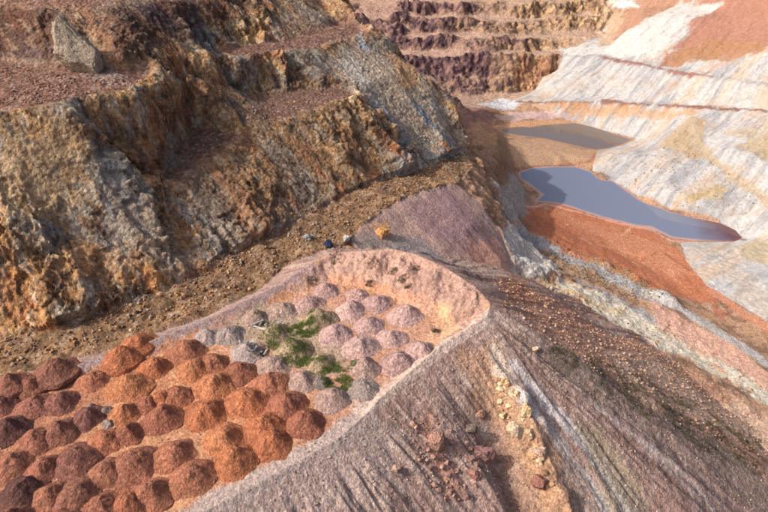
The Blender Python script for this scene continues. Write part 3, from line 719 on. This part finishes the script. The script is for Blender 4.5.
# ------------------------------------------------------------------ terrain objects
VV = np.stack([PX, PY, PZ], -1).reshape(-1, 3); CC = C.reshape(-1, 3)
idx = np.arange(NR*NC).reshape(NR, NC)
FF = np.stack([idx[:-1, :-1], idx[:-1, 1:], idx[1:, 1:], idx[1:, :-1]], -1).reshape(-1, 4)
RF = REG[:-1, :-1].reshape(-1)
# thin stray faces: merge small classes visually by their own material anyway
for rid, (nm, mt) in {0: ('rock_wall_left', M_ROCK), 1: ('haul_road', M_SOIL), 2: ('spoil_bowl', M_SOIL), 3: ('pit_floor', M_SOIL), 4: ('pale_hillside', M_PALE), 5: ('rock_wall_far', M_FARROCK),
                      6: ('dump_platform', M_SOIL), 7: ('dump_slope', M_SLOPE), 8: ('ground', M_SOIL)}.items():
    f = FF[RF == rid]
    if not len(f): continue
    u, inv = np.unique(f, return_inverse=True)
    o = mesh_np(nm, VV[u], inv.reshape(-1, 4), mt, CC[u])
    tag(o, kind='structure')

# ------------------------------------------------------------------ ponds
def water(name, pts, level, c_deep, c_edge, red=(900, 901, '#000000', 0)):
    m, n, N, L = new_mat(name+'_water')
    out = N.new('ShaderNodeOutputMaterial'); bs = N.new('ShaderNodeBsdfPrincipled'); L.new(bs.outputs[0], out.inputs[0])
    bs.inputs['Roughness'].default_value = .04; bs.inputs['IOR'].default_value = 1.33; bs.inputs['Specular IOR Level'].default_value = .6
    at = N.new('ShaderNodeAttribute'); at.attribute_name = 'soil'; L.new(at.outputs['Color'], bs.inputs['Base Color'])
    t = N.new('ShaderNodeTexNoise'); t.inputs['Scale'].default_value = 1.2; t.inputs['Detail'].default_value = 4
    bp = N.new('ShaderNodeBump'); bp.inputs['Strength'].default_value = .04; bp.inputs['Distance'].default_value = .1
    L.new(t.outputs[0], bp.inputs['Height']); L.new(bp.outputs[0], bs.inputs['Normal'])
    ar = np.array(pts); x0, x1 = ar[:, 0].min()-5, ar[:, 0].max()+5; y0, y1 = ar[:, 1].min()-5, ar[:, 1].max()+5
    nx, ny = 160, 120
    gx, gy = np.meshgrid(np.linspace(x0, x1, nx), np.linspace(y0, y1, ny))
    d, _, _ = polysd(pts, gx, gy)
    keep = d > -4
    depth = np.clip(level-zat(gx, gy), 0, 3)
    k = sstep(.0, .5, depth+.10*fbm2(gx*.3, gy*.3, 3, 300))
    cc = lin(c_edge)*(1-k[..., None])+lin(c_deep)*k[..., None]
    # dark bank's reflection, painted red-brown into the water colour at the narrow end
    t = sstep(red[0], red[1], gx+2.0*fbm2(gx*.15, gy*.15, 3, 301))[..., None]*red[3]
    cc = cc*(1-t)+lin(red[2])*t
    id_ = np.arange(nx*ny).reshape(ny, nx)
    f = np.stack([id_[:-1, :-1], id_[:-1, 1:], id_[1:, 1:], id_[1:, :-1]], -1).reshape(-1, 4)
    kk = keep.reshape(-1)
    f = f[kk[f].all(1)]
    u, inv = np.unique(f, return_inverse=True)
    v = np.stack([gx, gy, np.full(gx.shape, level)], -1).reshape(-1, 3)
    o = mesh_np(name, v[u], inv.reshape(-1, 4), m, cc.reshape(-1, 3)[u])
    return tag(o, kind='structure')
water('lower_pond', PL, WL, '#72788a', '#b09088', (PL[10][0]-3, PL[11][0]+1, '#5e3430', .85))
water('upper_pond', PU, WU, '#6f645f', '#a88262')

# ------------------------------------------------------------------ dumped mounds
def mound_mesh(name, R, H, ex, rz, seed, peak=.0):
    nr, na = 22, 56
    vs_ = []; 
    ra = np.linspace(0, 1, nr)[1:]; th = np.linspace(0, 2*math.pi, na, endpoint=False)
    rr, tt = np.meshgrid(ra, th, indexing='ij')
    x = rr*np.cos(tt); y = rr*np.sin(tt)
    x = np.concatenate([[0], x.ravel()]); y = np.concatenate([[0], y.ravel()])
    ox, oy = seed*3.7, seed*1.3
    r = np.hypot(x, y)
    out = 1+.13*noise2(np.cos(np.arctan2(y, x))*1.3+ox, np.sin(np.arctan2(y, x))*1.3+oy, 7)
    prof = np.clip(1-r, 0, 1)
    h = np.where(r < .28, 1-.9*r*r/.56, 0)
    h = 1.0-np.sqrt(r*r+.09)
    h = h/h[0]
    bell = .5*(1+np.cos(math.pi*np.minimum(r, 1)**.85)); h = .5*h+.5*bell
    h = np.maximum(h, -.02)
    wx = x*R*ex*out; wy = y*R*out
    z = h*H+(.20*noise2(wx*.55+ox, wy*.55+oy, 8)+.14*noise2(wx*1.3+ox, wy*1.3+oy, 9)+.06*noise2(wx*3.4+ox, wy*3.4+oy, 10)+.03*noise2(wx*7+ox, wy*7+oy, 11))*np.clip(1.3-r, 0, 1)*1.2
    # an end-tipped load leaves one flatter and one steeper side
    z += peak*H*.18*x*np.clip(1-r, 0, 1)*1.5
    z = np.where(r > .985, -.35, z)
    c, s = math.cos(rz), math.sin(rz)
    v = np.stack([wx*c-wy*s, wx*s+wy*c, z], -1)
    tri = []; quad = []
    for k in range(na): tri.append((0, 1+k, 1+(k+1) % na))
    for j in range(nr-2):
        for k in range(na):
            a = 1+j*na+k; b = 1+j*na+(k+1) % na
            quad.append((a, a+na, b+na, b))
    me = bpy.data.meshes.new(name); me.from_pydata(v.tolist(), [], tri+quad)
    me.polygons.foreach_set('use_smooth', np.full(len(tri)+len(quad), True))
    me.materials.append(M_MOUND); me.update()
    return me
# peak of each mound in the survey, width factor, colour class
MOUNDS = [(56, 374, 1.15, 'D'), (12, 388, 1.0, 'B'), (2, 404, .95, 'D'), (31, 387, .85, 'B'), (34, 405, 1.05, 'B'), (60, 401, 1.1, 'D'), (92, 379, 1.0, 'R'), (120, 359, 1.15, 'O'), (138, 345, 1.05, 'O'),
          (130, 384, 1.25, 'O'), (155, 366, 1.15, 'O'), (187, 349, 1.2, 'R'), (88, 416, 1.05, 'D'), (124, 413, .85, 'O'), (147, 402, .85, 'R'), (8, 428, 1.15, 'K'), (34, 440, 1.0, 'B'), (60, 430, 1.1, 'D'),
          (76, 459, 1.35, 'D'), (12, 463, 1.15, 'B'), (43, 468, 1.0, 'B'), (105, 440, 1.0, 'R'), (127, 433, .95, 'R'), (105, 471, 1.1, 'B'), (133, 463, 1.25, 'B'), (20, 492, 1.1, 'K'), (76, 493, 1.2, 'D'), (48, 494, .9, 'B'),
          (101, 508, 1.1, 'B'), (130, 503, 1.1, 'R'), (212, 362, .95, 'R'), (192, 368, 1.15, 'O'), (214, 384, 1.2, 'O'), (239, 372, 1.0, 'R'), (178, 395, 1.0, 'R'), (160, 398, .8, 'O'), (204, 412, 1.2, 'O'), (247, 400, 1.2, 'O'),
          (162, 417, 1.15, 'R'), (269, 382, 1.1, 'R'), (174, 454, 1.15, 'R'), (224, 438, 1.2, 'O'), (265, 425, 1.2, 'O'), (287, 404, 1.2, 'R'), (235, 459, 1.1, 'O'), (189, 476, 1.18, 'R'), (273, 441, 1.14, 'O'), (306, 421, 1.14, 'R'),
          (150, 494, 1.1, 'R'), (302, 380, 1.05, 'T'), (332, 397, 1.08, 'T'), (363, 388, .95, 'L'), (322, 381, .7, 'K2'), (247, 351, 1.05, 'L'), (274, 364, 1.1, 'T'), (228, 334, 1.0, 'L'), (283, 309, 1.1, 'T'), (310, 302, .9, 'M'),
          (318, 318, 1.2, 'G'), (277, 331, 1.05, 'G'), (293, 349, 1.15, 'G'), (320, 362, 1.0, 'G'), (336, 333, 1.15, 'P'), (350, 309, 1.1, 'P'), (369, 324, 1.0, 'P'), (361, 345, 1.15, 'P'), (364, 366, 1.0, 'T'), (357, 294, .9, 'M'),
          (378, 302, 1.0, 'P'), (406, 314, 1.2, 'P'), (391, 337, 1.0, 'P'), (422, 351, 1.1, 'P'), (400, 361, 1.15, 'P'), (326, 289, .95, 'P'), (255, 316, .9, 'T'), (206, 336, .9, 'L'), (303, 305, .8, 'M'),
          (-25, 400, 1.1, 'B'), (-30, 440, 1.2, 'D'), (-20, 480, 1.1, 'B'), (10, 520, 1.2, 'D'), (60, 525, 1.2, 'B')]
TONE = {'O': ['#aa6c4c', '#ae7351', '#a56849'], 'R': ['#9c644c', '#a06a52', '#95604c'], 'B': ['#94624f', '#8e5f4f', '#9a6852'], 'D': ['#80564a', '#7a534b', '#865b4b'], 'K': ['#664640'], 'K2': ['#7a6e68'],
        'T': ['#a88c80', '#a08779'], 'L': ['#a3928b', '#9c8b83'], 'M': ['#b39188', '#ab8b82'], 'G': ['#a08a70', '#98846a'], 'P': ['#b3938b', '#ad8c85', '#b8988f']}
WORD = {'O': 'rust-orange', 'R': 'reddish-brown', 'B': 'brown', 'D': 'dark brown', 'K': 'blackish-brown', 'K2': 'grey stony', 'T': 'tan', 'L': 'grey', 'M': 'mauve', 'G': 'grass-grown tan', 'P': 'pale pink'}
ORD = [f'{k}th' for k in range(26)]
ORD[:15] = ['first', 'second', 'third', 'fourth', 'fifth', 'sixth', 'seventh', 'eighth', 'ninth', 'tenth', 'eleventh', 'twelfth', 'thirteenth', 'fourteenth', 'fifteenth']
info = []
for i, (px, py, wf, tone) in enumerate(MOUNDS):
    H = 1.22*min(1.15, wf)*random.uniform(.92, 1.1)
    if tone in 'PMTLG': H *= .92
    X_, Y_, _z = U(px, py, H*.26)
    info.append([i, px, py, wf, tone, H, X_, Y_])
# rows counted back from the front crest of the platform, each counted from the left
ca_, sa_ = math.cos(math.radians(42)), math.sin(math.radians(42))
for t in info: t.append(-t[6]*sa_+t[7]*ca_); t.append(t[6]*ca_+t[7]*sa_)
order = sorted(info, key=lambda t: t[8]); rowsz = []
for t in order:
    if rowsz and t[8]-rowsz[-1][0][8] < 3.6: rowsz[-1].append(t)
    else: rowsz.append([t])
for rn, rw in enumerate(rowsz):
    for kn, t in enumerate(sorted(rw, key=lambda t: t[9])):
        i, px, py, wf, tone, H, X_, Y_ = t[:8]
        R = 1.86*wf
        o = bpy.data.objects.new('earth_mound', mound_mesh('earth_mound', R, H, random.uniform(.95, 1.18), random.uniform(.0, 1.0), i+1, random.uniform(-1, 1)))
        col.objects.link(o); o.location = (X_, Y_, float(zat(X_, Y_))-.06)
        c = lin(random.choice(TONE[tone])); o.color = (*(c*random.uniform(.92, 1.08)), 1)
        side = 'row' 
        tag(o, f'{WORD[tone]} earth mound, {ORD[kn]} from left in the {ORD[rn]} row from the front crest', 'mound', 'earth mounds dumped in rows on the platform')

MOUND_OBJS = [o for o in col.objects if o.name.startswith('earth_mound')]
# ------------------------------------------------------------------ stones
_t = (1+5**.5)/2
ICO_V = np.array([(-1, _t, 0), (1, _t, 0), (-1, -_t, 0), (1, -_t, 0), (0, -1, _t), (0, 1, _t), (0, -1, -_t), (0, 1, -_t), (_t, 0, -1), (_t, 0, 1), (-_t, 0, -1), (-_t, 0, 1)])/math.hypot(1, _t)
ICO_F = np.array([(0, 11, 5), (0, 5, 1), (0, 1, 7), (0, 7, 10), (0, 10, 11), (1, 5, 9), (5, 11, 4), (11, 10, 2), (10, 7, 6), (7, 1, 8), (3, 9, 4), (3, 4, 2), (3, 2, 6), (3, 6, 8), (3, 8, 9), (4, 9, 5), (2, 4, 11), (6, 2, 10), (8, 6, 7), (9, 8, 1)])
def rubble(name, outline, n, smin, smax, cols, label, cat='rubble', power=2.2, only=None, seed=1, noise_cut=-9):
    g = np.random.default_rng(seed)
    q = PLn(outline); ar = np.array(q)
    pts = np.zeros((0, 2))
    while len(pts) < n:
        c = np.stack([g.uniform(ar[:, 0].min(), ar[:, 0].max(), n*2), g.uniform(ar[:, 1].min(), ar[:, 1].max(), n*2)], 1)
        d = polysd(q, c[:, 0], c[:, 1])[0]
        k = (d+1.5*noise2(c[:, 0]*.2, c[:, 1]*.2, 400) > 0) & (noise2(c[:, 0]*.35, c[:, 1]*.35, 401+seed) > noise_cut)
        k &= polysd(PL, c[:, 0], c[:, 1])[0] < -.3
        pts = np.concatenate([pts, c[k]])
    pts = pts[:n]
    size = (smin+(smax-smin)*g.uniform(0, 1, n)**(power*1.7))*.72
    v = ICO_V[None]*(1+g.uniform(-.28, .28, (n, 12, 1)))*g.uniform(.6, 1.25, (n, 1, 3))*size[:, None, None]*.5*(.75 if seed in (1, 2, 10) else 1)
    th = g.uniform(0, 6.28, n); c, s_ = np.cos(th)[:, None], np.sin(th)[:, None]
    v = np.stack([v[..., 0]*c-v[..., 1]*s_, v[..., 0]*s_+v[..., 1]*c, v[..., 2]*.8], -1)
    zz = zat(pts[:, 0], pts[:, 1])
    v += np.concatenate([pts, (zz+size*.16)[:, None]], 1)[:, None, :]
    f = (ICO_F[None]+12*np.arange(n)[:, None, None]).reshape(-1, 3)
    cl = np.array([lin(c) for c in cols])[g.integers(0, len(cols), n)]*g.uniform(.85, 1.15, (n, 1))
    o = mesh_np(name, v.reshape(-1, 3), f, M_RUBBLE, np.repeat(cl, 12, 0), smooth=False)
    return tag(o, label, cat, kind='stuff')
BR = ['#9a6a4c', '#b08a68', '#7a5a48', '#c4a684']
rubble('rubble', [(500, 275), (540, 296), (600, 328), (660, 350), (720, 388), (790, 430), (790, 470), (700, 430), (610, 382), (540, 335), (500, 305)], 4200, .12, .75, ['#bb9a7c', '#c6aa8c', '#a87a60', '#b48c70', '#98705c'], 'tan and red loose stones over the red ground below the dump slope', seed=1)
rubble('rubble', [(0, 345), (100, 318), (210, 275), (265, 245), (345, 200), (400, 178), (460, 160), (475, 172), (440, 185), (390, 205), (340, 245), (260, 285), (150, 330), (0, 365)], 4200, .12, .95, ['#94704e', '#a98660', '#7a5c44', '#8c6448', '#98887a'], 'brown broken stones strewn along the track below the rock wall', seed=2)
rubble('rubble', [(0, 66), (80, 78), (150, 72), (200, 60), (180, 74), (135, 92), (60, 100), (0, 108)], 1500, .15, .6, ['#8a6050', '#a07a68', '#74503f', '#a88c7c'], 'small reddish stones littering the upper bench', seed=3, noise_cut=-.1)
rubble('rubble', [(190, 150), (205, 118), (240, 102), (330, 92), (345, 98), (290, 112), (240, 132), (205, 160)], 1000, .12, .6, ['#8a6050', '#a08474', '#74503f', '#b09484'], 'small reddish stones littering the middle bench', seed=4, noise_cut=-.1)
rubble('rubble', [(530, 240), (580, 252), (640, 276), (665, 296), (640, 300), (590, 280), (545, 262)], 1500, .15, .6, ['#8a7a54', '#a8966a', '#8e8c8a', '#6e6248'], 'grey and ochre stones on the grey banks beside the red mud', seed=5)
rubble('rubble', [(545, 282), (620, 300), (700, 345), (768, 385), (768, 402), (690, 362), (600, 325), (550, 305)], 700, .12, .6, ['#a07248', '#7c5c40', '#b98a5c'], 'brown stones dotting the pale crust', seed=6)
rubble('rubble', [(200, 520), (262, 480), (365, 412), (480, 330), (560, 350), (700, 420), (790, 470), (790, 530), (200, 530)], 3500, .06, .34, ['#a08a80', '#8a736a', '#b8a498', '#94766a'], 'grit and small stones on the dump slope', seed=7)
rubble('rubble', [(600, 168), (650, 150), (700, 150), (768, 195), (768, 240), (735, 230), (690, 214), (640, 192)], 900, .12, .7, ['#a8937e', '#b49a80', '#8c7a6a'], 'brown stones scattered on the white bank right of the ponds', seed=8, noise_cut=-.1)
rubble('rubble', [(370, 100), (400, 130), (430, 140), (465, 145), (470, 155), (430, 165), (390, 175), (370, 178)], 900, .15, .9, ['#a89a88', '#8a7a68', '#bfae98', '#7d858c'], 'grey scree at the foot of the pale spur', seed=9)
rubble('rubble', [(0, 345), (130, 310), (250, 255), (330, 205), (320, 190), (240, 240), (130, 295), (0, 328)], 1800, .15, .8, ['#a07850', '#b8956c', '#6a503c', '#84604a'], 'rust and tan scree along the foot of the left rock wall', seed=10)

rubble('rubble', [(498, 380), (512, 395), (535, 425), (552, 465), (560, 500), (540, 490), (520, 450), (502, 415)], 260, .2, 1.3, ['#c9ab88', '#b8926c', '#a57e64', '#d0b898'], 'broken cream and tan rock lying along the ridge below the platform corner', seed=11)
rubble('rubble', [(410, 420), (450, 420), (480, 470), (490, 512), (430, 512), (415, 460)], 160, .2, 1.0, ['#a07a6c', '#8e6c62', '#b08c7a'], 'mauve broken rock on the slope left of the orange gully', seed=12)
rubble('rubble', [(0, 388), (70, 372), (150, 345), (260, 300), (330, 285), (420, 300), (440, 335), (370, 395), (330, 428), (190, 505), (0, 512)], 1500, .06, .3, ['#a8886c', '#8a6a58', '#c0a898', '#94786a'], 'small stones lying between the earth mounds', seed=13)
from mathutils import noise as mnoise
import bmesh
def boulder(px, py, wpx, hpx, colr, label, flat=.8, seed=0, sink=.25, ang=.9, name='boulder', group=None, sub=4, rot=0.0, lean=0.0, taper=0.0):
    g = P(px, py); dep = (g[1]*math.cos(PITCH)+(CAM_Z-g[2])*math.sin(PITCH))
    wx = wpx*dep/FPX/2; hz = hpx*dep/FPX/2
    bm = bmesh.new(); bmesh.ops.create_icosphere(bm, subdivisions=sub, radius=1)
    rg = random.Random(seed+11)
    # cut by random planes for flat broken faces
    planes = []
    for k in range(13):
        v = Vector((rg.gauss(0, 1), rg.gauss(0, 1), rg.gauss(0, 1))).normalized(); planes.append((v, rg.uniform(.45, .85)))
    for v in bm.verts:
        for nrm, dd in planes:
            q = v.co.dot(nrm)
            if q > dd: v.co -= nrm*(q-dd)*ang
        n = mnoise.fractal(v.co*2.2+Vector((seed, 0, 0)), 1.0, 2.0, 4)
        v.co *= 1+.13*n+.05*mnoise.fractal(v.co*7+Vector((0, seed, 0)), 1.0, 2.0, 3)
        t = (v.co.z+1)/2
        sc_ = 1-taper*t
        v.co = Vector((v.co.x*wx*sc_+lean*v.co.z*wx, v.co.y*wx*flat*sc_, v.co.z*hz))
    me = bpy.data.meshes.new(name); bm.to_mesh(me); bm.free()
    me.polygons.foreach_set('use_smooth', np.full(len(me.polygons), False)); me.materials.append(M_STONE)
    o = bpy.data.objects.new(name, me); col.objects.link(o)
    o.location = (g[0], g[1], g[2]+hz*(1-2*sink)); o.rotation_euler = (0, 0, rot); o.color = (*lin(colr), 1)
    return tag(o, label, 'boulder' if name == 'boulder' else 'rock', group)
boulder(80, 70, 74, 66, '#a89884', 'huge pale grey triangular rock outcrop standing on the upper bench at left', .7, 1, .22, name='rock_outcrop', sub=5, taper=.55, lean=-.15)
boulder(526, 414, 16, 23, '#cdb08a', 'pale tan block, topmost of the boulders on the ridge below the platform corner', .8, 2, .4)
boulder(516, 433, 22, 24, '#ccb398', 'cream layered boulder left of the pale tan block on the ridge', .8, 3, .4)
boulder(530, 437, 15, 18, '#c4a686', 'small tan boulder just below the pale tan block on the ridge', .8, 4, .4)
boulder(538, 456, 21, 22, '#c8a890', 'pale brown boulder low on the ridge below the tan boulders', .8, 5, .4)
boulder(436, 447, 22, 30, '#a8806f', 'reddish elongated boulder bedded in the dump slope, left of the orange gully', .8, 6, rot=.4)
boulder(482, 456, 25, 24, '#a07870', 'mauve rounded boulder beside the orange gully on the dump slope', .8, 7, .4)
boulder(474, 476, 16, 16, '#a57a6c', 'small mauve boulder below the mauve rounded boulder on the slope', .8, 8, .4)
boulder(541, 484, 20, 27, '#93685a', 'brown boulder at the right edge of the orange streak near the bottom', .8, 9, .4)
boulder(470, 430, 15, 16, '#7c6c60', 'dark grey-brown boulder at the head of the orange gully', .8, 10, .4)
boulder(536, 350, 8, 8, '#dcc0a0', 'lone pale blocky stone high on the dark slope right of the platform corner', .9, 11)
boulder(328, 247, 12, 13, '#39425a', 'dark blue rock on the track behind the back berm', .9, 12)
boulder(346, 240, 9, 7, '#c4c2bc', 'whitish rock on the track right of the dark blue rock', .9, 13)
boulder(307, 238, 11, 8, '#8e9094', 'grey rock on the track left of the dark blue rock', .9, 14)
boulder(382, 236, 16, 20, '#cf9c66', 'orange-tan rock outcrop at the left tip of the purple spoil bowl', .8, 15, .3, name='rock_outcrop')
boulder(551, 262, 6, 4, '#4c4844', 'small dark stone on the pale crust left of the grey banks', .9, 16)
boulder(31, 272, 9, 9, '#c9c0b0', 'pale round stone stuck in the left rock wall', .9, 17)
boulder(480, 415, 11, 12, '#b08470', 'small reddish stone on the slope above the orange gully', .9, 18, .4)
boulder(396, 470, 10, 12, '#b39684', 'pale brown stone on the front slope below the grey crest', .9, 19)

# ------------------------------------------------------------------ grass, scrub
def blades(name, pts, nper, spread, hmin, hmax, wid, cols, label, cat, seed=3, kind='stuff', lean=.5):
    g = np.random.default_rng(seed); n = len(pts)*nper
    base = np.repeat(np.array(pts), nper, 0)+np.concatenate([g.normal(0, spread, (n, 2)), np.zeros((n, 1))], 1)
    th = g.uniform(0, 6.28, n); h = g.uniform(hmin, hmax, n); ln = g.uniform(.1, lean, n)*h
    dx, dy = np.cos(th), np.sin(th); ph = g.uniform(0, 6.28, n)
    sx, sy = np.cos(ph)*wid/2, np.sin(ph)*wid/2
    v = np.zeros((n, 3, 3))
    v[:, 0] = base+np.stack([-sx, -sy, 0*sx-.02], 1); v[:, 1] = base+np.stack([sx, sy, 0*sx-.02], 1)
    v[:, 2] = base+np.stack([dx*ln, dy*ln, h], 1)
    f = np.arange(n*3).reshape(n, 3)
    cl = np.array([lin(c) for c in cols])[g.integers(0, len(cols), n)]*g.uniform(.8, 1.15, (n, 1))
    o = mesh_np(name, v.reshape(-1, 3), f, M_LEAF, np.repeat(cl, 3, 0), smooth=False)
    return tag(o, label, cat, kind=kind)
M_LEAF, n_, N_, L_ = new_mat('leaf')
_o = N_.new('ShaderNodeOutputMaterial'); _b = N_.new('ShaderNodeBsdfPrincipled'); _a = N_.new('ShaderNodeAttribute'); _a.attribute_name = 'soil'
L_.new(_a.outputs['Color'], _b.inputs['Base Color']); _b.inputs['Roughness'].default_value = .7; _b.inputs['Specular IOR Level'].default_value = .2; L_.new(_b.outputs[0], _o.inputs[0])
# ground height including the mounds
from mathutils.bvhtree import BVHTree
_mv = []; _mf = []
for o in MOUND_OBJS:
    b0 = len(_mv); _mv += [o.location+v.co for v in o.data.vertices]; _mf += [[b0+i for i in p.vertices] for p in o.data.polygons]
BV = BVHTree.FromPolygons(_mv, _mf)
def top(x, y):
    z0 = float(zat(x, y)); h = BV.ray_cast(Vector((x, y, 20)), Vector((0, 0, -1)))
    return max(z0, h[0].z) if h[0] is not None else z0
gp = []
for (px, py, rad, n) in [(303, 326, 1.3, 900), (314, 318, 1.0, 600), (297, 351, 1.5, 700), (282, 340, 1.2, 350), (310, 362, 1.2, 450), (338, 379, 1.2, 600), (328, 366, 1.0, 350), (262, 318, .9, 160), (272, 335, 1.2, 250), (345, 362, .9, 200)]:
    c = U(px, py, .6)
    for _ in range(n):
        a_, r_ = random.uniform(0, 6.28), rad*random.random()**.6
        x_, y_ = c[0]+r_*math.cos(a_)*1.3, c[1]+r_*math.sin(a_)
        if noise2(np.array([x_*.9]), np.array([y_*.9]), 500)[0] > -.12: gp.append((x_, y_, top(x_, y_)))
blades('grass', gp, 6, .09, .07, .26, .04, ['#67803c', '#5a7436', '#808a4c', '#767c46'], 'green grass growing over the tan mounds in the middle of the platform', 'grass', 5)
sp = []
g_s = np.random.default_rng(12); q_ = PLn([(545, 345), (600, 360), (680, 395), (760, 440), (768, 480), (700, 450), (640, 420), (570, 380)]); ar_ = np.array(q_)
while len(sp) < 750:
    x_, y_ = g_s.uniform(ar_[:, 0].min(), ar_[:, 0].max()), g_s.uniform(ar_[:, 1].min(), ar_[:, 1].max())
    if polysd(q_, np.array([x_]), np.array([y_]))[0][0] > 0 and noise2(np.array([x_*.3]), np.array([y_*.3]), 501)[0] > -.05: sp.append((x_, y_, float(zat(x_, y_))))
blades('scrub', sp, 16, .14, .08, .35, .05, ['#5a5638', '#4a4632', '#6e6648', '#57503c'], 'sparse dark olive scrub on the shaded slope right of the platform', 'scrub', 6)
SHRUBS = [(373, 264, 13, 'dark low shrub at the middle of the pink back berm'), (393, 271, 10, 'dry shrub right of the dark low shrub on the pink back berm'), (403, 279, 9, 'small brown shrub low on the pink back berm'),
          (335, 258, 14, 'brown shrub patch at the left end of the pink back berm'), (416, 269, 9, 'dry tuft near the crest of the pink back berm'), (408, 287, 8, 'lowest tuft on the pink back berm, above the pink mounds'),
          (370, 284, 10, 'brown tuft behind the hindmost pink mounds'), (312, 281, 13, 'dark brown tuft on the berm left of the back berm'), (436, 331, 8, 'dark tuft beside the bare orange patch at the right end of the mounds')]
for k, (px, py, wp, lb) in enumerate(SHRUBS):
    g = P(px, py); dep = g[1]*math.cos(PITCH)+(CAM_Z-g[2])*math.sin(PITCH); wr = wp*dep/FPX/2
    pts = []
    for _ in range(70):
        a_, r_ = random.uniform(0, 6.28), wr*random.random()**.6
        x_, y_ = g[0]+r_*math.cos(a_), g[1]+r_*math.sin(a_)*.8; pts.append((x_, y_, top(x_, y_)))
    o = blades('dry_shrub', pts, 9, .08, .05, .22, .04, ['#7a6450', '#8a7054', '#665444', '#7c7054'], lb, 'shrub', 30+k, kind=None, lean=.9)
    o['group'] = 'low shrubs on the back berm'
# broken timber on the grey mounds
M_WOOD = ground_material('weathered_wood', .9, .5, 4.0, 20.0, .25, objcol=True)
def timber(px, py, n, label, seed):
    g = U(px, py, 1.0); rg = random.Random(seed)
    e = bpy.data.objects.new('broken_timber', None); col.objects.link(e); e.location = (g[0], g[1], top(g[0], g[1]))
    tag(e, label, 'timber', 'heaps of broken timber')
    for k in range(n):
        L2, W2, T2 = rg.uniform(.35, .8), rg.uniform(.06, .14), rg.uniform(.02, .05)
        v = [(sx*L2*(1 if sy > 0 else rg.uniform(.8, 1.1)), sy*W2*rg.uniform(.7, 1.1), sz*T2) for sx in (-1, 1) for sy in (-1, 1) for sz in (-1, 1)]
        f = [(0, 1, 3, 2), (4, 6, 7, 5), (0, 4, 5, 1), (2, 3, 7, 6), (0, 2, 6, 4), (1, 5, 7, 3)]
        me = bpy.data.meshes.new('plank'); me.from_pydata(v, [], f); me.materials.append(M_WOOD)
        o = bpy.data.objects.new('plank', me); col.objects.link(o); o.parent = e
        x_, y_ = rg.gauss(0, .6), rg.gauss(0, .45)
        o.location = (x_, y_, top(g[0]+x_, g[1]+y_)-e.location.z+.06+.03*k % .2); o.rotation_euler = (rg.uniform(-.4, .4), rg.uniform(-.35, .35), rg.uniform(0, 3.14))
        o.color = (*lin(rg.choice(['#8d8a88', '#6a6462', '#b5aea6', '#504844'])), 1)
timber(251, 347, 12, 'grey splintered planks lying on the grey mound at the left of the grass', 1)
timber(264, 320, 8, 'pale broken planks and slabs at the back left of the grass', 2)
for k, (px, py) in enumerate([(90, 406), (106, 409), (109, 422)]):
    x_, y_, _z = U(px, py, .3)
    o = bpy.data.objects.new('gravel_heap', mound_mesh('gravel_heap', .72, .55, 1.1, k, 200+k)); col.objects.link(o); o.location = (x_, y_, float(zat(x_, y_))-.03); o.color = (*lin('#8a7a70'), 1)
    tag(o, ['small grey gravel heap, left of the three between the brown and orange mounds', 'small grey gravel heap, rightmost of the three between the brown and orange mounds', 'small grey gravel heap, nearest of the three between the brown and orange mounds'][k], 'gravel heap', 'small grey gravel heaps')
